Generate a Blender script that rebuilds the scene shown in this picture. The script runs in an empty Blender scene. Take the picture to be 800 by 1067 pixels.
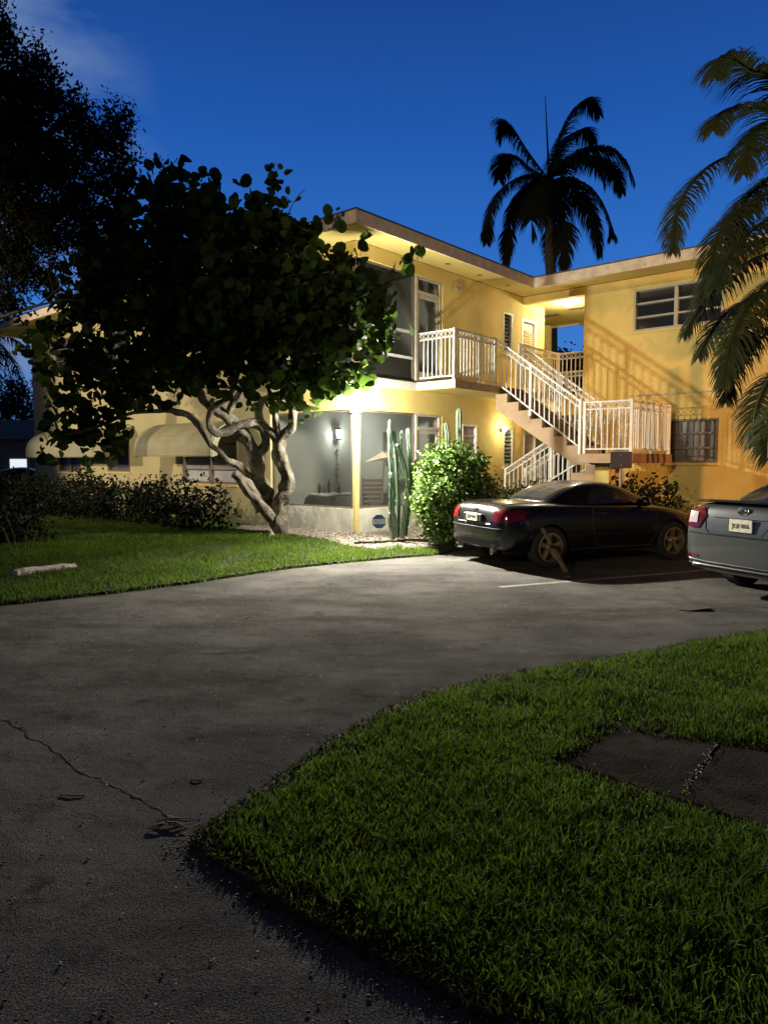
import bpy, bmesh, math, random
import numpy as np
from mathutils import Vector, Matrix, noise
from mathutils.bvhtree import BVHTree
random.seed(7); rng = np.random.default_rng(7)
S = bpy.context.scene; COL = S.collection
R = math.radians
# ------------------------------------------------------------------ camera
F, TH, HC = 742.0, R(4.05), 1.6
cd = bpy.data.cameras.new('camera'); cam = bpy.data.objects.new('camera', cd); COL.objects.link(cam)
cam.location = (0, 0, HC); cam.rotation_euler = (R(90) - TH, 0, 0)
cd.sensor_fit = 'HORIZONTAL'; cd.sensor_width = 36; cd.lens = 36 * F / 800.0
cd.clip_start = .05; cd.clip_end = 3000
S.camera = cam
# ------------------------------------------------------------------ world: dusk sky, brighter low ahead, dark overhead
w = bpy.data.worlds.new('World'); S.world = w; w.use_nodes = True
N = w.node_tree.nodes; L = w.node_tree.links; N.clear()
wo = N.new('ShaderNodeOutputWorld'); bg = N.new('ShaderNodeBackground'); L.new(bg.outputs[0], wo.inputs[0])
tc = N.new('ShaderNodeTexCoord'); sx = N.new('ShaderNodeSeparateXYZ'); L.new(tc.outputs['Generated'], sx.inputs[0])
cr = N.new('ShaderNodeValToRGB'); L.new(sx.outputs['Z'], cr.inputs[0])
E = cr.color_ramp.elements
stops = [(0.0, (.085, .25, .58)), (.10, (.055, .215, .61)), (.25, (.028, .158, .56)), (.40, (.015, .100, .42)), (.54, (.010, .058, .27)), (.68, (.005, .018, .085)), (1, (.002, .006, .028))]
E[0].position, E[0].color = 0, (*stops[0][1], 1); E[1].position, E[1].color = 1, (*stops[-1][1], 1)
for p, c in stops[1:-1]:
    e = E.new(p); e.color = (*c, 1)
# azimuth fall-off: the afterglow is ahead of the camera (+Y)
mr = N.new('ShaderNodeMapRange'); L.new(sx.outputs['Y'], mr.inputs[0])
mr.inputs[1].default_value = -.2; mr.inputs[2].default_value = .6; mr.inputs[3].default_value = .10; mr.inputs[4].default_value = 1
mp = N.new('ShaderNodeMapping'); L.new(tc.outputs['Generated'], mp.inputs[0]); mp.inputs['Scale'].default_value = (2.0, 2.0, 5.5); mp.inputs['Rotation'].default_value = (0, R(18), 0)
nz = N.new('ShaderNodeTexNoise'); L.new(mp.outputs[0], nz.inputs[0]); nz.inputs['Scale'].default_value = 2.1; nz.inputs['Detail'].default_value = 7; nz.inputs['Roughness'].default_value = .58
r2 = N.new('ShaderNodeMapRange'); L.new(nz.outputs[0], r2.inputs[0]); r2.inputs[1].default_value = .42; r2.inputs[2].default_value = .60
xm = N.new('ShaderNodeMapRange'); L.new(sx.outputs['X'], xm.inputs[0]); xm.inputs[1].default_value = -.26; xm.inputs[2].default_value = -.40
ml = N.new('ShaderNodeMath'); ml.operation = 'MULTIPLY'; L.new(r2.outputs[0], ml.inputs[0]); L.new(xm.outputs[0], ml.inputs[1])
mx = N.new('ShaderNodeMix'); mx.data_type = 'RGBA'; L.new(ml.outputs[0], mx.inputs['Factor']); L.new(cr.outputs[0], mx.inputs['A']); mx.inputs['B'].default_value = (.15, .24, .46, 1)
mm = N.new('ShaderNodeVectorMath'); mm.operation = 'SCALE'; L.new(mx.outputs['Result'], mm.inputs[0]); L.new(mr.outputs[0], mm.inputs['Scale'])
L.new(mm.outputs[0], bg.inputs[0]); bg.inputs[1].default_value = 1.0
S.view_settings.view_transform = 'Standard'; S.view_settings.look = 'None'; S.view_settings.gamma = 1; S.view_settings.exposure = 0
S.render.engine = 'CYCLES'
try:
    S.cycles.use_denoising = True; S.cycles.max_bounces = 8; S.cycles.transparent_max_bounces = 24
    S.cycles.sample_clamp_indirect = 4
except Exception: pass
# building frame: s runs along the right-hand front, t outwards from it (d = -t), z up
K = Vector((-.54, 13.85, 0)); e1 = Vector((.6554, .7552, 0)); e2 = Vector((.7552, -.6554, 0))
def W(s, t, z): return K + s * e1 + t * e2 + Vector((0, 0, z))
def at(px, py, D):            # a point D metres ahead seen in this direction
    u = (px - 400) / F; v = (533.5 - py) / F
    dy = math.cos(TH) + v * math.sin(TH); dz = v * math.cos(TH) - math.sin(TH); k = D / dy
    return Vector((u * k, D, HC + dz * k))
def lamp(kind, name, loc, power, col, parent=None, size=.06, aim=None, spot=None, blend=.5):
    d = bpy.data.lights.new(name, kind); d.energy = power; d.color = col
    if kind != 'AREA': d.shadow_soft_size = size
    o = bpy.data.objects.new(name, d); COL.objects.link(o); o.location = loc
    if aim is not None: o.rotation_euler = (Vector(aim) - Vector(loc)).to_track_quat('-Z', 'Y').to_euler()
    if spot: d.spot_size = R(spot); d.spot_blend = blend
    if parent: o.parent = parent; o.matrix_parent_inverse = parent.matrix_basis.inverted()
    return o
FLOOD = W(-.30, .52, 2.86)
P_FLOOD, P_HEAD, P_SCONCE, P_BREEZE, P_LANTERN, P_ORANGE, P_LEFT, P_WARM = 950, 4600, 28, 110, 34, 11000, 4800, 440
# ------------------------------------------------------------------ materials
def mat(name, base, rough=.7, var=None, vscale=3, bump=0, bscale=30, metal=0, spec=.5, coat=0, trans=0, emit=None, island=0, stain=None, detail=5):
    m = bpy.data.materials.new(name); m.use_nodes = True; n = m.node_tree.nodes; l = m.node_tree.links
    p = n['Principled BSDF']; p.inputs['Roughness'].default_value = rough; p.inputs['Metallic'].default_value = metal
    p.inputs['Specular IOR Level'].default_value = spec; p.inputs['Coat Weight'].default_value = coat; p.inputs['Coat Roughness'].default_value = .04
    p.inputs['Base Color'].default_value = (*base, 1)
    tcn = n.new('ShaderNodeTexCoord'); src = None
    if var:
        t = n.new('ShaderNodeTexNoise'); t.inputs['Scale'].default_value = vscale; t.inputs['Detail'].default_value = detail; l.new(tcn.outputs['Object'], t.inputs[0])
        rr = n.new('ShaderNodeMapRange'); rr.inputs[1].default_value = .32; rr.inputs[2].default_value = .68; l.new(t.outputs[0], rr.inputs[0])
        x = n.new('ShaderNodeMix'); x.data_type = 'RGBA'; l.new(rr.outputs[0], x.inputs['Factor']); x.inputs['A'].default_value = (*base, 1); x.inputs['B'].default_value = (*var, 1)
        src = x.outputs['Result']
    if stain:   # (colour, scale, low, high)
        t = n.new('ShaderNodeTexNoise'); t.inputs['Scale'].default_value = stain[1]; t.inputs['Detail'].default_value = 8; t.inputs['Roughness'].default_value = .7; l.new(tcn.outputs['Object'], t.inputs[0])
        rr = n.new('ShaderNodeMapRange'); rr.inputs[1].default_value = stain[2]; rr.inputs[2].default_value = stain[3]; l.new(t.outputs[0], rr.inputs[0])
        x = n.new('ShaderNodeMix'); x.data_type = 'RGBA'; l.new(rr.outputs[0], x.inputs['Factor'])
        if src: l.new(src, x.inputs['A'])
        else: x.inputs['A'].default_value = (*base, 1)
        x.inputs['B'].default_value = (*stain[0], 1); src = x.outputs['Result']
    if island:
        g = n.new('ShaderNodeNewGeometry'); rr = n.new('ShaderNodeMapRange'); l.new(g.outputs['Random Per Island'], rr.inputs[0]); rr.inputs[3].default_value = 1 - island; rr.inputs[4].default_value = 1 + island
        v = n.new('ShaderNodeVectorMath'); v.operation = 'SCALE'; l.new(rr.outputs[0], v.inputs['Scale'])
        if src: l.new(src, v.inputs[0])
        else: v.inputs[0].default_value = base
        src = v.outputs[0]
    if src: l.new(src, p.inputs['Base Color'])
    if bump:
        t = n.new('ShaderNodeTexNoise'); t.inputs['Scale'].default_value = bscale; t.inputs['Detail'].default_value = 6; l.new(tcn.outputs['Object'], t.inputs[0])
        b = n.new('ShaderNodeBump'); b.inputs['Strength'].default_value = bump; b.inputs['Distance'].default_value = .02; l.new(t.outputs[0], b.inputs['Height']); l.new(b.outputs[0], p.inputs['Normal'])
    if emit:
        p.inputs['Emission Color'].default_value = (*emit[0], 1); p.inputs['Emission Strength'].default_value = emit[1]
    if trans:
        tr = n.new('ShaderNodeBsdfTranslucent'); ms = n.new('ShaderNodeMixShader'); ms.inputs[0].default_value = trans
        if src: l.new(src, tr.inputs[0])
        else: tr.inputs[0].default_value = (*base, 1)
        l.new(p.outputs[0], ms.inputs[1]); l.new(tr.outputs[0], ms.inputs[2]); l.new(ms.outputs[0], n['Material Output'].inputs[0])
    return m
def screen_mat():
    m = bpy.data.materials.new('insect screen'); m.use_nodes = True; n = m.node_tree.nodes; l = m.node_tree.links
    p = n['Principled BSDF']; p.inputs['Base Color'].default_value = (.03, .032, .03, 1); p.inputs['Roughness'].default_value = .8
    t = n.new('ShaderNodeBsdfTransparent'); ms = n.new('ShaderNodeMixShader'); ms.inputs[0].default_value = .26
    l.new(t.outputs[0], ms.inputs[1]); l.new(p.outputs[0], ms.inputs[2]); l.new(ms.outputs[0], n['Material Output'].inputs[0]); return m
M = dict(
 paleyellow=mat('pale yellow stucco', (.58, .50, .27), .85, (.50, .43, .22), 1.2, .5, 55, stain=((.40, .33, .18), 2.0, .58, .85)),  # paler mix of the yellow stucco for the left facade
 yellow=mat('yellow stucco', (.78, .62, .22), .85, (.64, .48, .155), 1.3, .8, 38, stain=((.52, .37, .13), 1.6, .53, .80)),
 yellow_trim=mat('yellow trim', (.72, .58, .22), .6, (.66, .52, .20), 4, .1, 20),
 soffit=mat('yellow soffit', (.62, .50, .16), .8, (.56, .44, .14), 1.5, .2, 40),
 cream=mat('cream wall', (.60, .55, .36), .85, (.52, .47, .30), 1.5, .3, 50),
 fascia=mat('weathered fascia', (.78, .66, .50), .8, (.58, .46, .34), 5, .2, 30, stain=((.22, .15, .11), 9, .58, .75)),
 roof=mat('dark roof edge', (.07, .06, .055), .8, (.11, .09, .08), 6),
 white=mat('white metal', (.80, .80, .77), .45, (.68, .66, .62), 8),
 whitepaint=mat('white painted slab', (.72, .70, .62), .7, (.55, .52, .45), 4, .2, 40),
 tan=mat('tan stair concrete', (.50, .36, .24), .85, (.40, .28, .18), 2.5, .35, 50, stain=((.24, .16, .10), 4, .60, .78)),
 brown=mat('shaded brown tread', (.10, .06, .045), .8, (.14, .09, .07), 6),  # dark brown stands in for shade on the stair steps
 lit_edge=mat('orange lit edge', (.26, .15, .09), .8, (.19, .10, .06), 5),  # orange lamp light put into the landing edge colour
 glass=mat('dark glass', (.02, .022, .025), .08, spec=.9),
 slat=mat('jalousie glass', (.16, .18, .15), .25, (.10, .11, .10), 12, spec=.8),
 curtain=mat('curtained glass', (.17, .15, .15), .35, (.07, .065, .07), 9),
 blind=mat('white blind', (.55, .55, .56), .6, (.42, .42, .44), 6),
 bronze=mat('bronze frame', (.16, .12, .09), .5),
 alum=mat('beige frame', (.50, .46, .38), .5, (.4, .36, .3), 9),
 door=mat('louvred door', (.68, .62, .45), .6, (.58, .52, .38), 5),
 porch=mat('porch wall', (.42, .43, .38), .85, (.36, .37, .33), 1.8, .3, 50),
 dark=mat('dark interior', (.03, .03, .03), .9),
 black=mat('black metal', (.02, .02, .02), .4),
 awn=mat('awning metal', (.42, .39, .22), .6, (.33, .31, .18), 2.5, .1, 15),
 bark=mat('grey bark', (.15, .125, .095), .9, (.075, .06, .045), 9, 1.0, 16, stain=((.26, .23, .18), 5, .5, .7)),
 dbark=mat('dark bark', (.10, .08, .06), .9, (.05, .04, .03), 8, .8, 25),
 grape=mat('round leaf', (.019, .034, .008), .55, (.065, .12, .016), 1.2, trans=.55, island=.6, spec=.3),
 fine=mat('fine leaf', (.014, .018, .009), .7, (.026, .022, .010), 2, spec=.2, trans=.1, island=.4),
 bush=mat('variegated leaf', (.14, .22, .045), .45, (.07, .13, .025), 7, trans=.25, island=.6),
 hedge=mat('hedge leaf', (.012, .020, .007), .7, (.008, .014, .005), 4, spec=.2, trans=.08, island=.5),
 shrub=mat('shrub leaf', (.06, .085, .03), .5, (.035, .05, .02), 5, trans=.2, island=.5),
 palm=mat('palm leaf', (.05, .075, .02), .5, (.085, .085, .025), 3, trans=.3, island=.35),
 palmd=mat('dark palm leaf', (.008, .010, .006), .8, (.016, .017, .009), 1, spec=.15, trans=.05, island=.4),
 cactus=mat('cactus skin', (.20, .27, .21), .55, (.10, .17, .11), 9, .2, 60),
 stone=mat('pale stone chips', (.22, .19, .16), .95, (.12, .095, .075), 14, island=.75, spec=.1),
 litter=mat('dry litter', (.07, .045, .028), .9, (.035, .022, .014), 15, island=.6),
 pale=mat('pale flecks', (.6, .58, .5), .8, island=.3),
 soil=mat('soil', (.028, .021, .014), .95, (.014, .011, .008), 7, .6, 30),
 concrete=mat('old concrete slab', (.06, .052, .044), 1, (.035, .030, .025), 3, .4, 60, spec=0, stain=((.025, .021, .017), 6, .5, .72)),
 stopc=mat('chipped white block', (.62, .52, .45), .85, (.48, .38, .32), 7, .4, 40, stain=((.12, .09, .07), 9, .63, .72)),
 carblack=mat('black car paint', (.006, .006, .0065), .25, spec=.4, coat=.5),
 cargrey=mat('grey car paint', (.105, .108, .112), .30, metal=.65, spec=.5, coat=.8),
 tyre=mat('tyre', (.018, .018, .018), .85),
 rim=mat('bronze alloy', (.45, .36, .22), .35, metal=.8),
 rims=mat('silver alloy', (.45, .45, .46), .35, metal=.8),
 chrome=mat('chrome', (.8, .8, .8), .12, metal=1),
 redl=mat('red lens', (.10, .006, .008), .12, (.09, .004, .006), 40, spec=.8, coat=.6),
 clearl=mat('clear lens', (.55, .45, .45), .12, spec=.8, coat=.6),
 plate=mat('plate', (.62, .62, .50), .5, (.58, .45, .34), 16),
 platetxt=mat('plate letters', (.06, .10, .06), .6),
 bluesign=mat('blue sign', (.04, .09, .28), .4),
 whitesign=mat('white sign', (.75, .75, .75), .5),
 signback=mat('sign back', (.12, .085, .10), .6),
 galv=mat('galvanised post', (.45, .44, .42), .5, (.3, .29, .27), 10),
 wood=mat('weathered wood', (.24, .18, .09), .8, (.13, .095, .05), 12, .3, 40),
 line=mat('worn parking paint', (.26, .235, .21), .9, (.14, .125, .11), 9, stain=((.08, .075, .07), 12, .5, .62)),
 bulb=mat('lit bulb white', (1, 1, 1), .5, emit=((1, .97, .86), 60)),
 bulbw=mat('lit bulb warm', (1, 1, 1), .5, emit=((1, .85, .5), 28)),
 bulbs=mat('lit lantern glass', (1, 1, 1), .5, emit=((.93, .97, 1), 5)),
 winlit=mat('lit window', (1, 1, 1), .5, emit=((.9, .97, 1), .9)),
 grass=None, asphalt=None, screen=screen_mat())
def grass_mat():
    m = mat('grass blades', (.125, .20, .020), .75, (.075, .125, .014), .9, trans=.38, island=.55, spec=.15); return m
M['grass'] = grass_mat()
M['grassdry'] = mat('dry grass blades', (.065, .042, .018), 1, (.03, .022, .01), 3, island=.6, spec=0)
def asphalt():
    m = bpy.data.materials.new('asphalt'); m.use_nodes = True; n = m.node_tree.nodes; l = m.node_tree.links; p = n['Principled BSDF']
    t = n.new('ShaderNodeTexCoord')
    def nz(sc, det, ro=.5, vec=None):
        q = n.new('ShaderNodeTexNoise'); q.inputs['Scale'].default_value = sc; q.inputs['Detail'].default_value = det; q.inputs['Roughness'].default_value = ro
        l.new(vec or t.outputs['Object'], q.inputs[0]); return q.outputs[0]
    mpg = n.new('ShaderNodeMapping'); l.new(t.outputs['Object'], mpg.inputs[0]); mpg.inputs['Rotation'].default_value = (0, 0, R(-23)); mpg.inputs['Scale'].default_value = (.6, 1.9, 1)
    a = nz(.9, 8, .62); b = nz(130, 3); c = nz(1.0, 6, .6, mpg.outputs[0]); d = nz(9, 6, .7)
    def mix(f, A, B, lo, hi):
        rr = n.new('ShaderNodeMapRange'); l.new(f, rr.inputs[0]); rr.inputs[1].default_value = lo; rr.inputs[2].default_value = hi
        x = n.new('ShaderNodeMix'); x.data_type = 'RGBA'; l.new(rr.outputs[0], x.inputs['Factor'])
        if isinstance(A, tuple): x.inputs['A'].default_value = (*A, 1)
        else: l.new(A, x.inputs['A'])
        if isinstance(B, tuple): x.inputs['B'].default_value = (*B, 1)
        else: l.new(B, x.inputs['B'])
        return x.outputs['Result']
    o = mix(a, (.064, .059, .054), (.118, .109, .10), .36, .64)
    o = mix(c, o, (.052, .048, .044), .50, .72)
    o = mix(d, o, (.18, .16, .145), .58, .80)
    o = mix(nz(3.3, 8, .72), o, (.035, .030, .027), .56, .74)
    g = n.new('ShaderNodeMapRange'); l.new(b, g.inputs[0]); g.inputs[1].default_value = .3; g.inputs[2].default_value = .7; g.inputs[3].default_value = .2; g.inputs[4].default_value = 1.95
    v = n.new('ShaderNodeVectorMath'); v.operation = 'SCALE'; l.new(o, v.inputs[0]); l.new(g.outputs[0], v.inputs['Scale']); l.new(v.outputs[0], p.inputs['Base Color'])
    p.inputs['Roughness'].default_value = 1; p.inputs['Specular IOR Level'].default_value = .0
    bm_ = n.new('ShaderNodeBump'); bm_.inputs['Strength'].default_value = .7; bm_.inputs['Distance'].default_value = .006; l.new(nz(150, 3), bm_.inputs['Height'])
    b2 = n.new('ShaderNodeBump'); b2.inputs['Strength'].default_value = .6; b2.inputs['Distance'].default_value = .08; l.new(a, b2.inputs['Height']); l.new(bm_.outputs[0], b2.inputs['Normal']); l.new(b2.outputs[0], p.inputs['Normal'])
    return m
M['asphalt'] = asphalt()
_m = M['curtain'].node_tree; _t = [q for q in _m.nodes if q.type == 'TEX_NOISE'][0]; _mp = _m.nodes.new('ShaderNodeMapping'); _mp.inputs['Scale'].default_value = (1, 1, .03)
_m.links.new([q for q in _m.nodes if q.type == 'TEX_COORD'][0].outputs['Object'], _mp.inputs[0]); _m.links.new(_mp.outputs[0], _t.inputs[0])
# ------------------------------------------------------------------ object helpers
def tag(o, label=None, cat=None, group=None, kind=None):
    if label: o['label'] = label
    if cat: o['category'] = cat
    if group: o['group'] = group
    if kind: o['kind'] = kind
    return o
def empty(name, loc=(0, 0, 0), rz=0, label=None, cat=None, group=None):
    o = bpy.data.objects.new(name, None); COL.objects.link(o); o.location = loc; o.rotation_euler = (0, 0, rz); o.empty_display_size = .1
    return tag(o, label, cat, group)
class MB:
    def __init__(s): s.v = []; s.f = []
    def add(s, v, f):
        b = len(s.v); s.v += [tuple(p) for p in v]; s.f += [tuple(i + b for i in q) for q in f]; return s
    def box(s, a, b):
        (x0, y0, z0), (x1, y1, z1) = a, b
        if x0 > x1: x0, x1 = x1, x0
        if y0 > y1: y0, y1 = y1, y0
        if z0 > z1: z0, z1 = z1, z0
        return s.add([(x0, y0, z0), (x1, y0, z0), (x1, y1, z0), (x0, y1, z0), (x0, y0, z1), (x1, y0, z1), (x1, y1, z1), (x0, y1, z1)],
                     [(0, 3, 2, 1), (4, 5, 6, 7), (0, 1, 5, 4), (1, 2, 6, 5), (2, 3, 7, 6), (3, 0, 4, 7)])
    def bar(s, p, q, wx, wz=None, up=(0, 0, 1)):
        wz = wz or wx; p, q = Vector(p), Vector(q); d = (q - p).normalized(); up = Vector(up)
        if abs(d.dot(up)) > .99: up = Vector((1, 0, 0))
        sd = d.cross(up).normalized(); u = sd.cross(d)
        vs = [c + sd * a * wx / 2 + u * b * wz / 2 for c in (p, q) for a, b in ((-1, -1), (1, -1), (1, 1), (-1, 1))]
        return s.add(vs, [(3, 2, 1, 0), (4, 5, 6, 7), (0, 1, 5, 4), (1, 2, 6, 5), (2, 3, 7, 6), (3, 0, 4, 7)])
    def tube(s, pts, rad, n=8, cap=True, lump=0):
        pts = [Vector(p) for p in pts]
        if not hasattr(rad, '__len__'): rad = [rad] * len(pts)
        b = len(s.v); ref = None
        for i, p in enumerate(pts):
            d = (pts[min(i + 1, len(pts) - 1)] - pts[max(i - 1, 0)]).normalized()
            if ref is None: ref = d.orthogonal().normalized()
            ref = (ref - d * ref.dot(d)).normalized(); o = d.cross(ref)
            for k in range(n):
                a = 2 * math.pi * k / n; rr = rad[i]
                if lump: rr *= 1 + lump * noise.noise(Vector((p.x * 5 + math.cos(a) * 1.6, p.y * 5 + math.sin(a) * 1.6, p.z * 4)))
                s.v.append(tuple(p + (ref * math.cos(a) + o * math.sin(a)) * rr))
        for i in range(len(pts) - 1):
            for k in range(n):
                a0 = b + i * n + k; a1 = b + i * n + (k + 1) % n; s.f.append((a0, a1, a1 + n, a0 + n))
        if cap:
            s.f.append(tuple(b + k for k in range(n))[::-1]); s.f.append(tuple(b + (len(pts) - 1) * n + k for k in range(n)))
        return s
    def lathe(s, prof, c=(0, 0, 0), n=16, axis='z', cap=True):
        b = len(s.v); c = Vector(c)
        for (r, h) in prof:
            for k in range(n):
                a = 2 * math.pi * k / n; x, y = r * math.cos(a), r * math.sin(a)
                p = Vector((x, y, h)) if axis == 'z' else (Vector((x, h, y)) if axis == 'y' else Vector((h, x, y)))
                s.v.append(tuple(c + p))
        for i in range(len(prof) - 1):
            for k in range(n):
                a0 = b + i * n + k; a1 = b + i * n + (k + 1) % n; s.f.append((a0, a1, a1 + n, a0 + n))
        if cap: s.f.append(tuple(b + k for k in range(n))[::-1]); s.f.append(tuple(b + (len(prof) - 1) * n + k for k in range(n)))
        return s
    def prism(s, poly, fn, a, b):      # poly of (u,v); fn(u,v,w)->xyz; extruded from w=a to w=b
        n = len(poly); vs = [fn(u, v, a) for u, v in poly] + [fn(u, v, b) for u, v in poly]
        return s.add(vs, [tuple(range(n))[::-1], tuple(range(n, 2 * n))] + [(i, (i + 1) % n, n + (i + 1) % n, n + i) for i in range(n)])
    def build(s, name, m, parent=None, smooth=False, bevel=0, dz=0):
        me = bpy.data.meshes.new(name); me.from_pydata([(x, y, z + dz) for x, y, z in s.v], [], s.f)
        bm = bmesh.new(); bm.from_mesh(me); bmesh.ops.recalc_face_normals(bm, faces=bm.faces)
        if bevel: bmesh.ops.bevel(bm, geom=list(bm.edges), offset=bevel, segments=1, affect='EDGES', clamp_overlap=True)
        bm.to_mesh(me); bm.free()
        if smooth: me.shade_smooth()
        me.materials.append(m); o = bpy.data.objects.new(name, me); COL.objects.link(o)
        if parent: o.parent = parent
        return o
def fastmesh(name, V, faces_n, m, parent=None, smooth=False):
    """V (n,3); faces_n: list of (array (k,m))"""
    me = bpy.data.meshes.new(name); V = np.asarray(V, dtype=np.float32)
    idx = np.concatenate([f.ravel() for f in faces_n]).astype(np.int32); tot = np.concatenate([np.full(len(f), f.shape[1]) for f in faces_n]).astype(np.int32)
    st = np.concatenate([[0], np.cumsum(tot)[:-1]]).astype(np.int32)
    me.vertices.add(len(V)); me.vertices.foreach_set('co', V.ravel()); me.loops.add(len(idx)); me.loops.foreach_set('vertex_index', idx)
    me.polygons.add(len(tot)); me.polygons.foreach_set('loop_start', st); me.polygons.foreach_set('loop_total', tot)
    me.update(calc_edges=True); me.validate(); me.materials.append(m)
    if smooth: me.shade_smooth()
    o = bpy.data.objects.new(name, me); COL.objects.link(o)
    if parent: o.parent = parent
    return o
def leaves(name, P, size, m, parent=None, n=6, aspect=1.0, updir=.4, jit=.35, fold=.12):
    """leaf-sized polygons at points P with random tilt"""
    P = np.asarray(P); k = len(P)
    nr = rng.normal(size=(k, 3)); nr[:, 2] += updir * 2; nr /= np.linalg.norm(nr, axis=1)[:, None]
    a = rng.normal(size=(k, 3)); a -= nr * (a * nr).sum(1)[:, None]; a /= np.linalg.norm(a, axis=1)[:, None]; b = np.cross(nr, a)
    sz = size * (1 + jit * rng.uniform(-1, 1, k)) / 2
    ang = np.arange(n) * 2 * np.pi / n
    V = P[:, None, :] + sz[:, None, None] * (np.cos(ang)[None, :, None] * a[:, None, :] + np.sin(ang)[None, :, None] * b[:, None, :] * aspect + fold * (np.abs(np.sin(ang)) * 1.0)[None, :, None] * nr[:, None, :] * 1.5)
    Fc = np.arange(k * n).reshape(k, n)
    return fastmesh(name, V.reshape(-1, 3), [Fc], m, parent)
def lobes(ls, nclump, nleaf, cr_, D=None, shell=.45):
    """clumped points inside lobes (centre, radius)"""
    vol = np.array([r ** 2.3 for c, r in ls]); vol /= vol.sum(); out = []; cl = []
    for (c, r), wgt in zip(ls, vol):
        for _ in range(max(1, int(nclump * wgt))):
            d = rng.normal(size=3); d /= np.linalg.norm(d); rr = r * (shell + (1 - shell) * rng.random()) if rng.random() < .7 else r * rng.random() ** .5
            q = np.array(c) + d * rr * rng.uniform(.9, 1.05); cl.append(q)
            out.append(q + rng.normal(size=(nleaf, 3)) * cr_ * rng.uniform(.6, 1.3))
    return np.concatenate(out), cl
def smooth_path(pts, k=4):
    P = [Vector(p[:3]) for p in pts]; Rr = [p[3] for p in pts]; o = []; rr = []
    for i in range(len(P) - 1):
        p0, p1, p2, p3 = P[max(i - 1, 0)], P[i], P[i + 1], P[min(i + 2, len(P) - 1)]
        for j in range(k):
            t = j / k; o.append(.5 * ((2 * p1) + (p2 - p0) * t + (2 * p0 - 5 * p1 + 4 * p2 - p3) * t * t + (3 * p1 - p0 - 3 * p2 + p3) * t ** 3)); rr.append(Rr[i] * (1 - t) + Rr[i + 1] * t)
    o.append(P[-1]); rr.append(Rr[-1]); return o, rr
# ------------------------------------------------------------------ ground
g = MB().add([(-400, -60, -.03), (400, -60, -.03), (400, 600, -.03), (-400, 600, -.03)], [(0, 1, 2, 3)]).build('ground', M['soil']); tag(g, kind='structure')
road = MB().add([(-30, -15, 0), (30, -15, 0), (30, 20, 0), (8, 16, 0), (1.2, 13.2, 0), (-5, 8.5, 0), (-30, 3, 0)], [(0, 1, 2, 3, 4, 5, 6)]).build('asphalt_drive', M['asphalt']); tag(road, kind='structure')
EDGE = [(-14, 4.2), (-8, 5.9), (-5.2, 7.2), (-4.25, 7.85), (-3.3, 8.55), (-2.5, 9.3), (-1.44, 10.55), (-.6, 11.2), (.2, 11.72), (.75, 12.02), (1.02, 12.25), (1.3, 12.75), (2.2, 13.15), (4, 13.85), (6, 14.6), (9, 15.8), (16, 18.5)]
def hgt_v(v): return .035 + .165 * min(1, v / 2.2)
mb = MB(); vs = [-.02, 0, .12, .35, .7, 1.2, 2.2, 4, 8, 14]; nrm = Vector((-.45, .893, 0))
for (x, y) in EDGE:
    for v in vs:
        p = Vector((x, y, 0)) + nrm * max(v, 0); mb.v.append((p.x, p.y, -.02 if v < 0 else hgt_v(v)))
nv = len(vs)
for i in range(len(EDGE) - 1):
    for j in range(nv - 1): a = i * nv + j; mb.f.append((a, a + nv, a + nv + 1, a + 1))
tag(mb.build('verge_soil', M['soil']), kind='structure')
def verge_h(x, y):
    # distance to edge polyline, signed; returns (v, side>0)
    best = 9e9; sg = -1
    for i in range(len(EDGE) - 1):
        ax, ay = EDGE[i]; bx, by = EDGE[i + 1]; dx, dy = bx - ax, by - ay; t = max(0, min(1, ((x - ax) * dx + (y - ay) * dy) / (dx * dx + dy * dy)))
        d = math.hypot(x - ax - t * dx, y - ay - t * dy)
        if d < best: best = d; sg = 1 if dx * (y - ay) - dy * (x - ax) > 0 else -1
    return best * sg
LAWN = [(9, 8.3), (5.2, 7.2), (3.58, 6.6), (2.69, 6.15), (1.86, 5.67), (1.2, 5.36), (.69, 5.07), (.3, 4.78), (0, 4.43), (-.22, 4.1), (-.40, 3.74), (-.53, 3.45), (-.66, 3.2), (-.78, 2.98), (-.80, 2.86), (-.68, 2.74), (-.52, 2.60), (-.38, 2.46), (-.2, 2.32), (0, 2.17), (.15, 2.05), (.35, 1.9), (.8, 1.4), (1.5, .6), (9, -1)]
mb = MB(); mb.prism(LAWN, lambda u, v, w_: (u, v, w_), -.01, .022); tag(mb.build('lawn_soil', M['soil']), kind='structure')
SL1 = [(.95, 3.62), (1.36, 4.06), (1.86, 3.86), (1.37, 3.22)]; SL2 = [(1.385, 3.215), (1.875, 3.85), (2.45, 3.6), (3.1, 3.15), (2.2, 2.45), (1.65, 2.96)]
def in_poly(x, y, P):
    c = False; j = len(P) - 1
    for i in range(len(P)):
        if (P[i][1] > y) != (P[j][1] > y) and x < (P[j][0] - P[i][0]) * (y - P[i][1]) / (P[j][1] - P[i][1]) + P[i][0]: c = not c
        j = i
    return c
def dpoly(x, y, P):
    b = 9e9
    for i in range(len(P)):
        ax, ay = P[i - 1]; bx, by = P[i]; dx, dy = bx - ax, by - ay; t = max(0, min(1, ((x - ax) * dx + (y - ay) * dy) / (dx * dx + dy * dy)))
        b = min(b, math.hypot(x - ax - t * dx, y - ay - t * dy))
    return b
for P, lab in ((SL1, 'square grey concrete paving slab set in the near lawn, left of the joint'), (SL2, 'grey concrete paving slab cut off by the right edge, right of the joint')):
    o = MB().prism(P, lambda u, v, w_: (u, v, w_), .0, .030).build('paving_slab', M['concrete'], bevel=.004); tag(o, lab, 'paving slab', 'paving slabs in the lawn')
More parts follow.
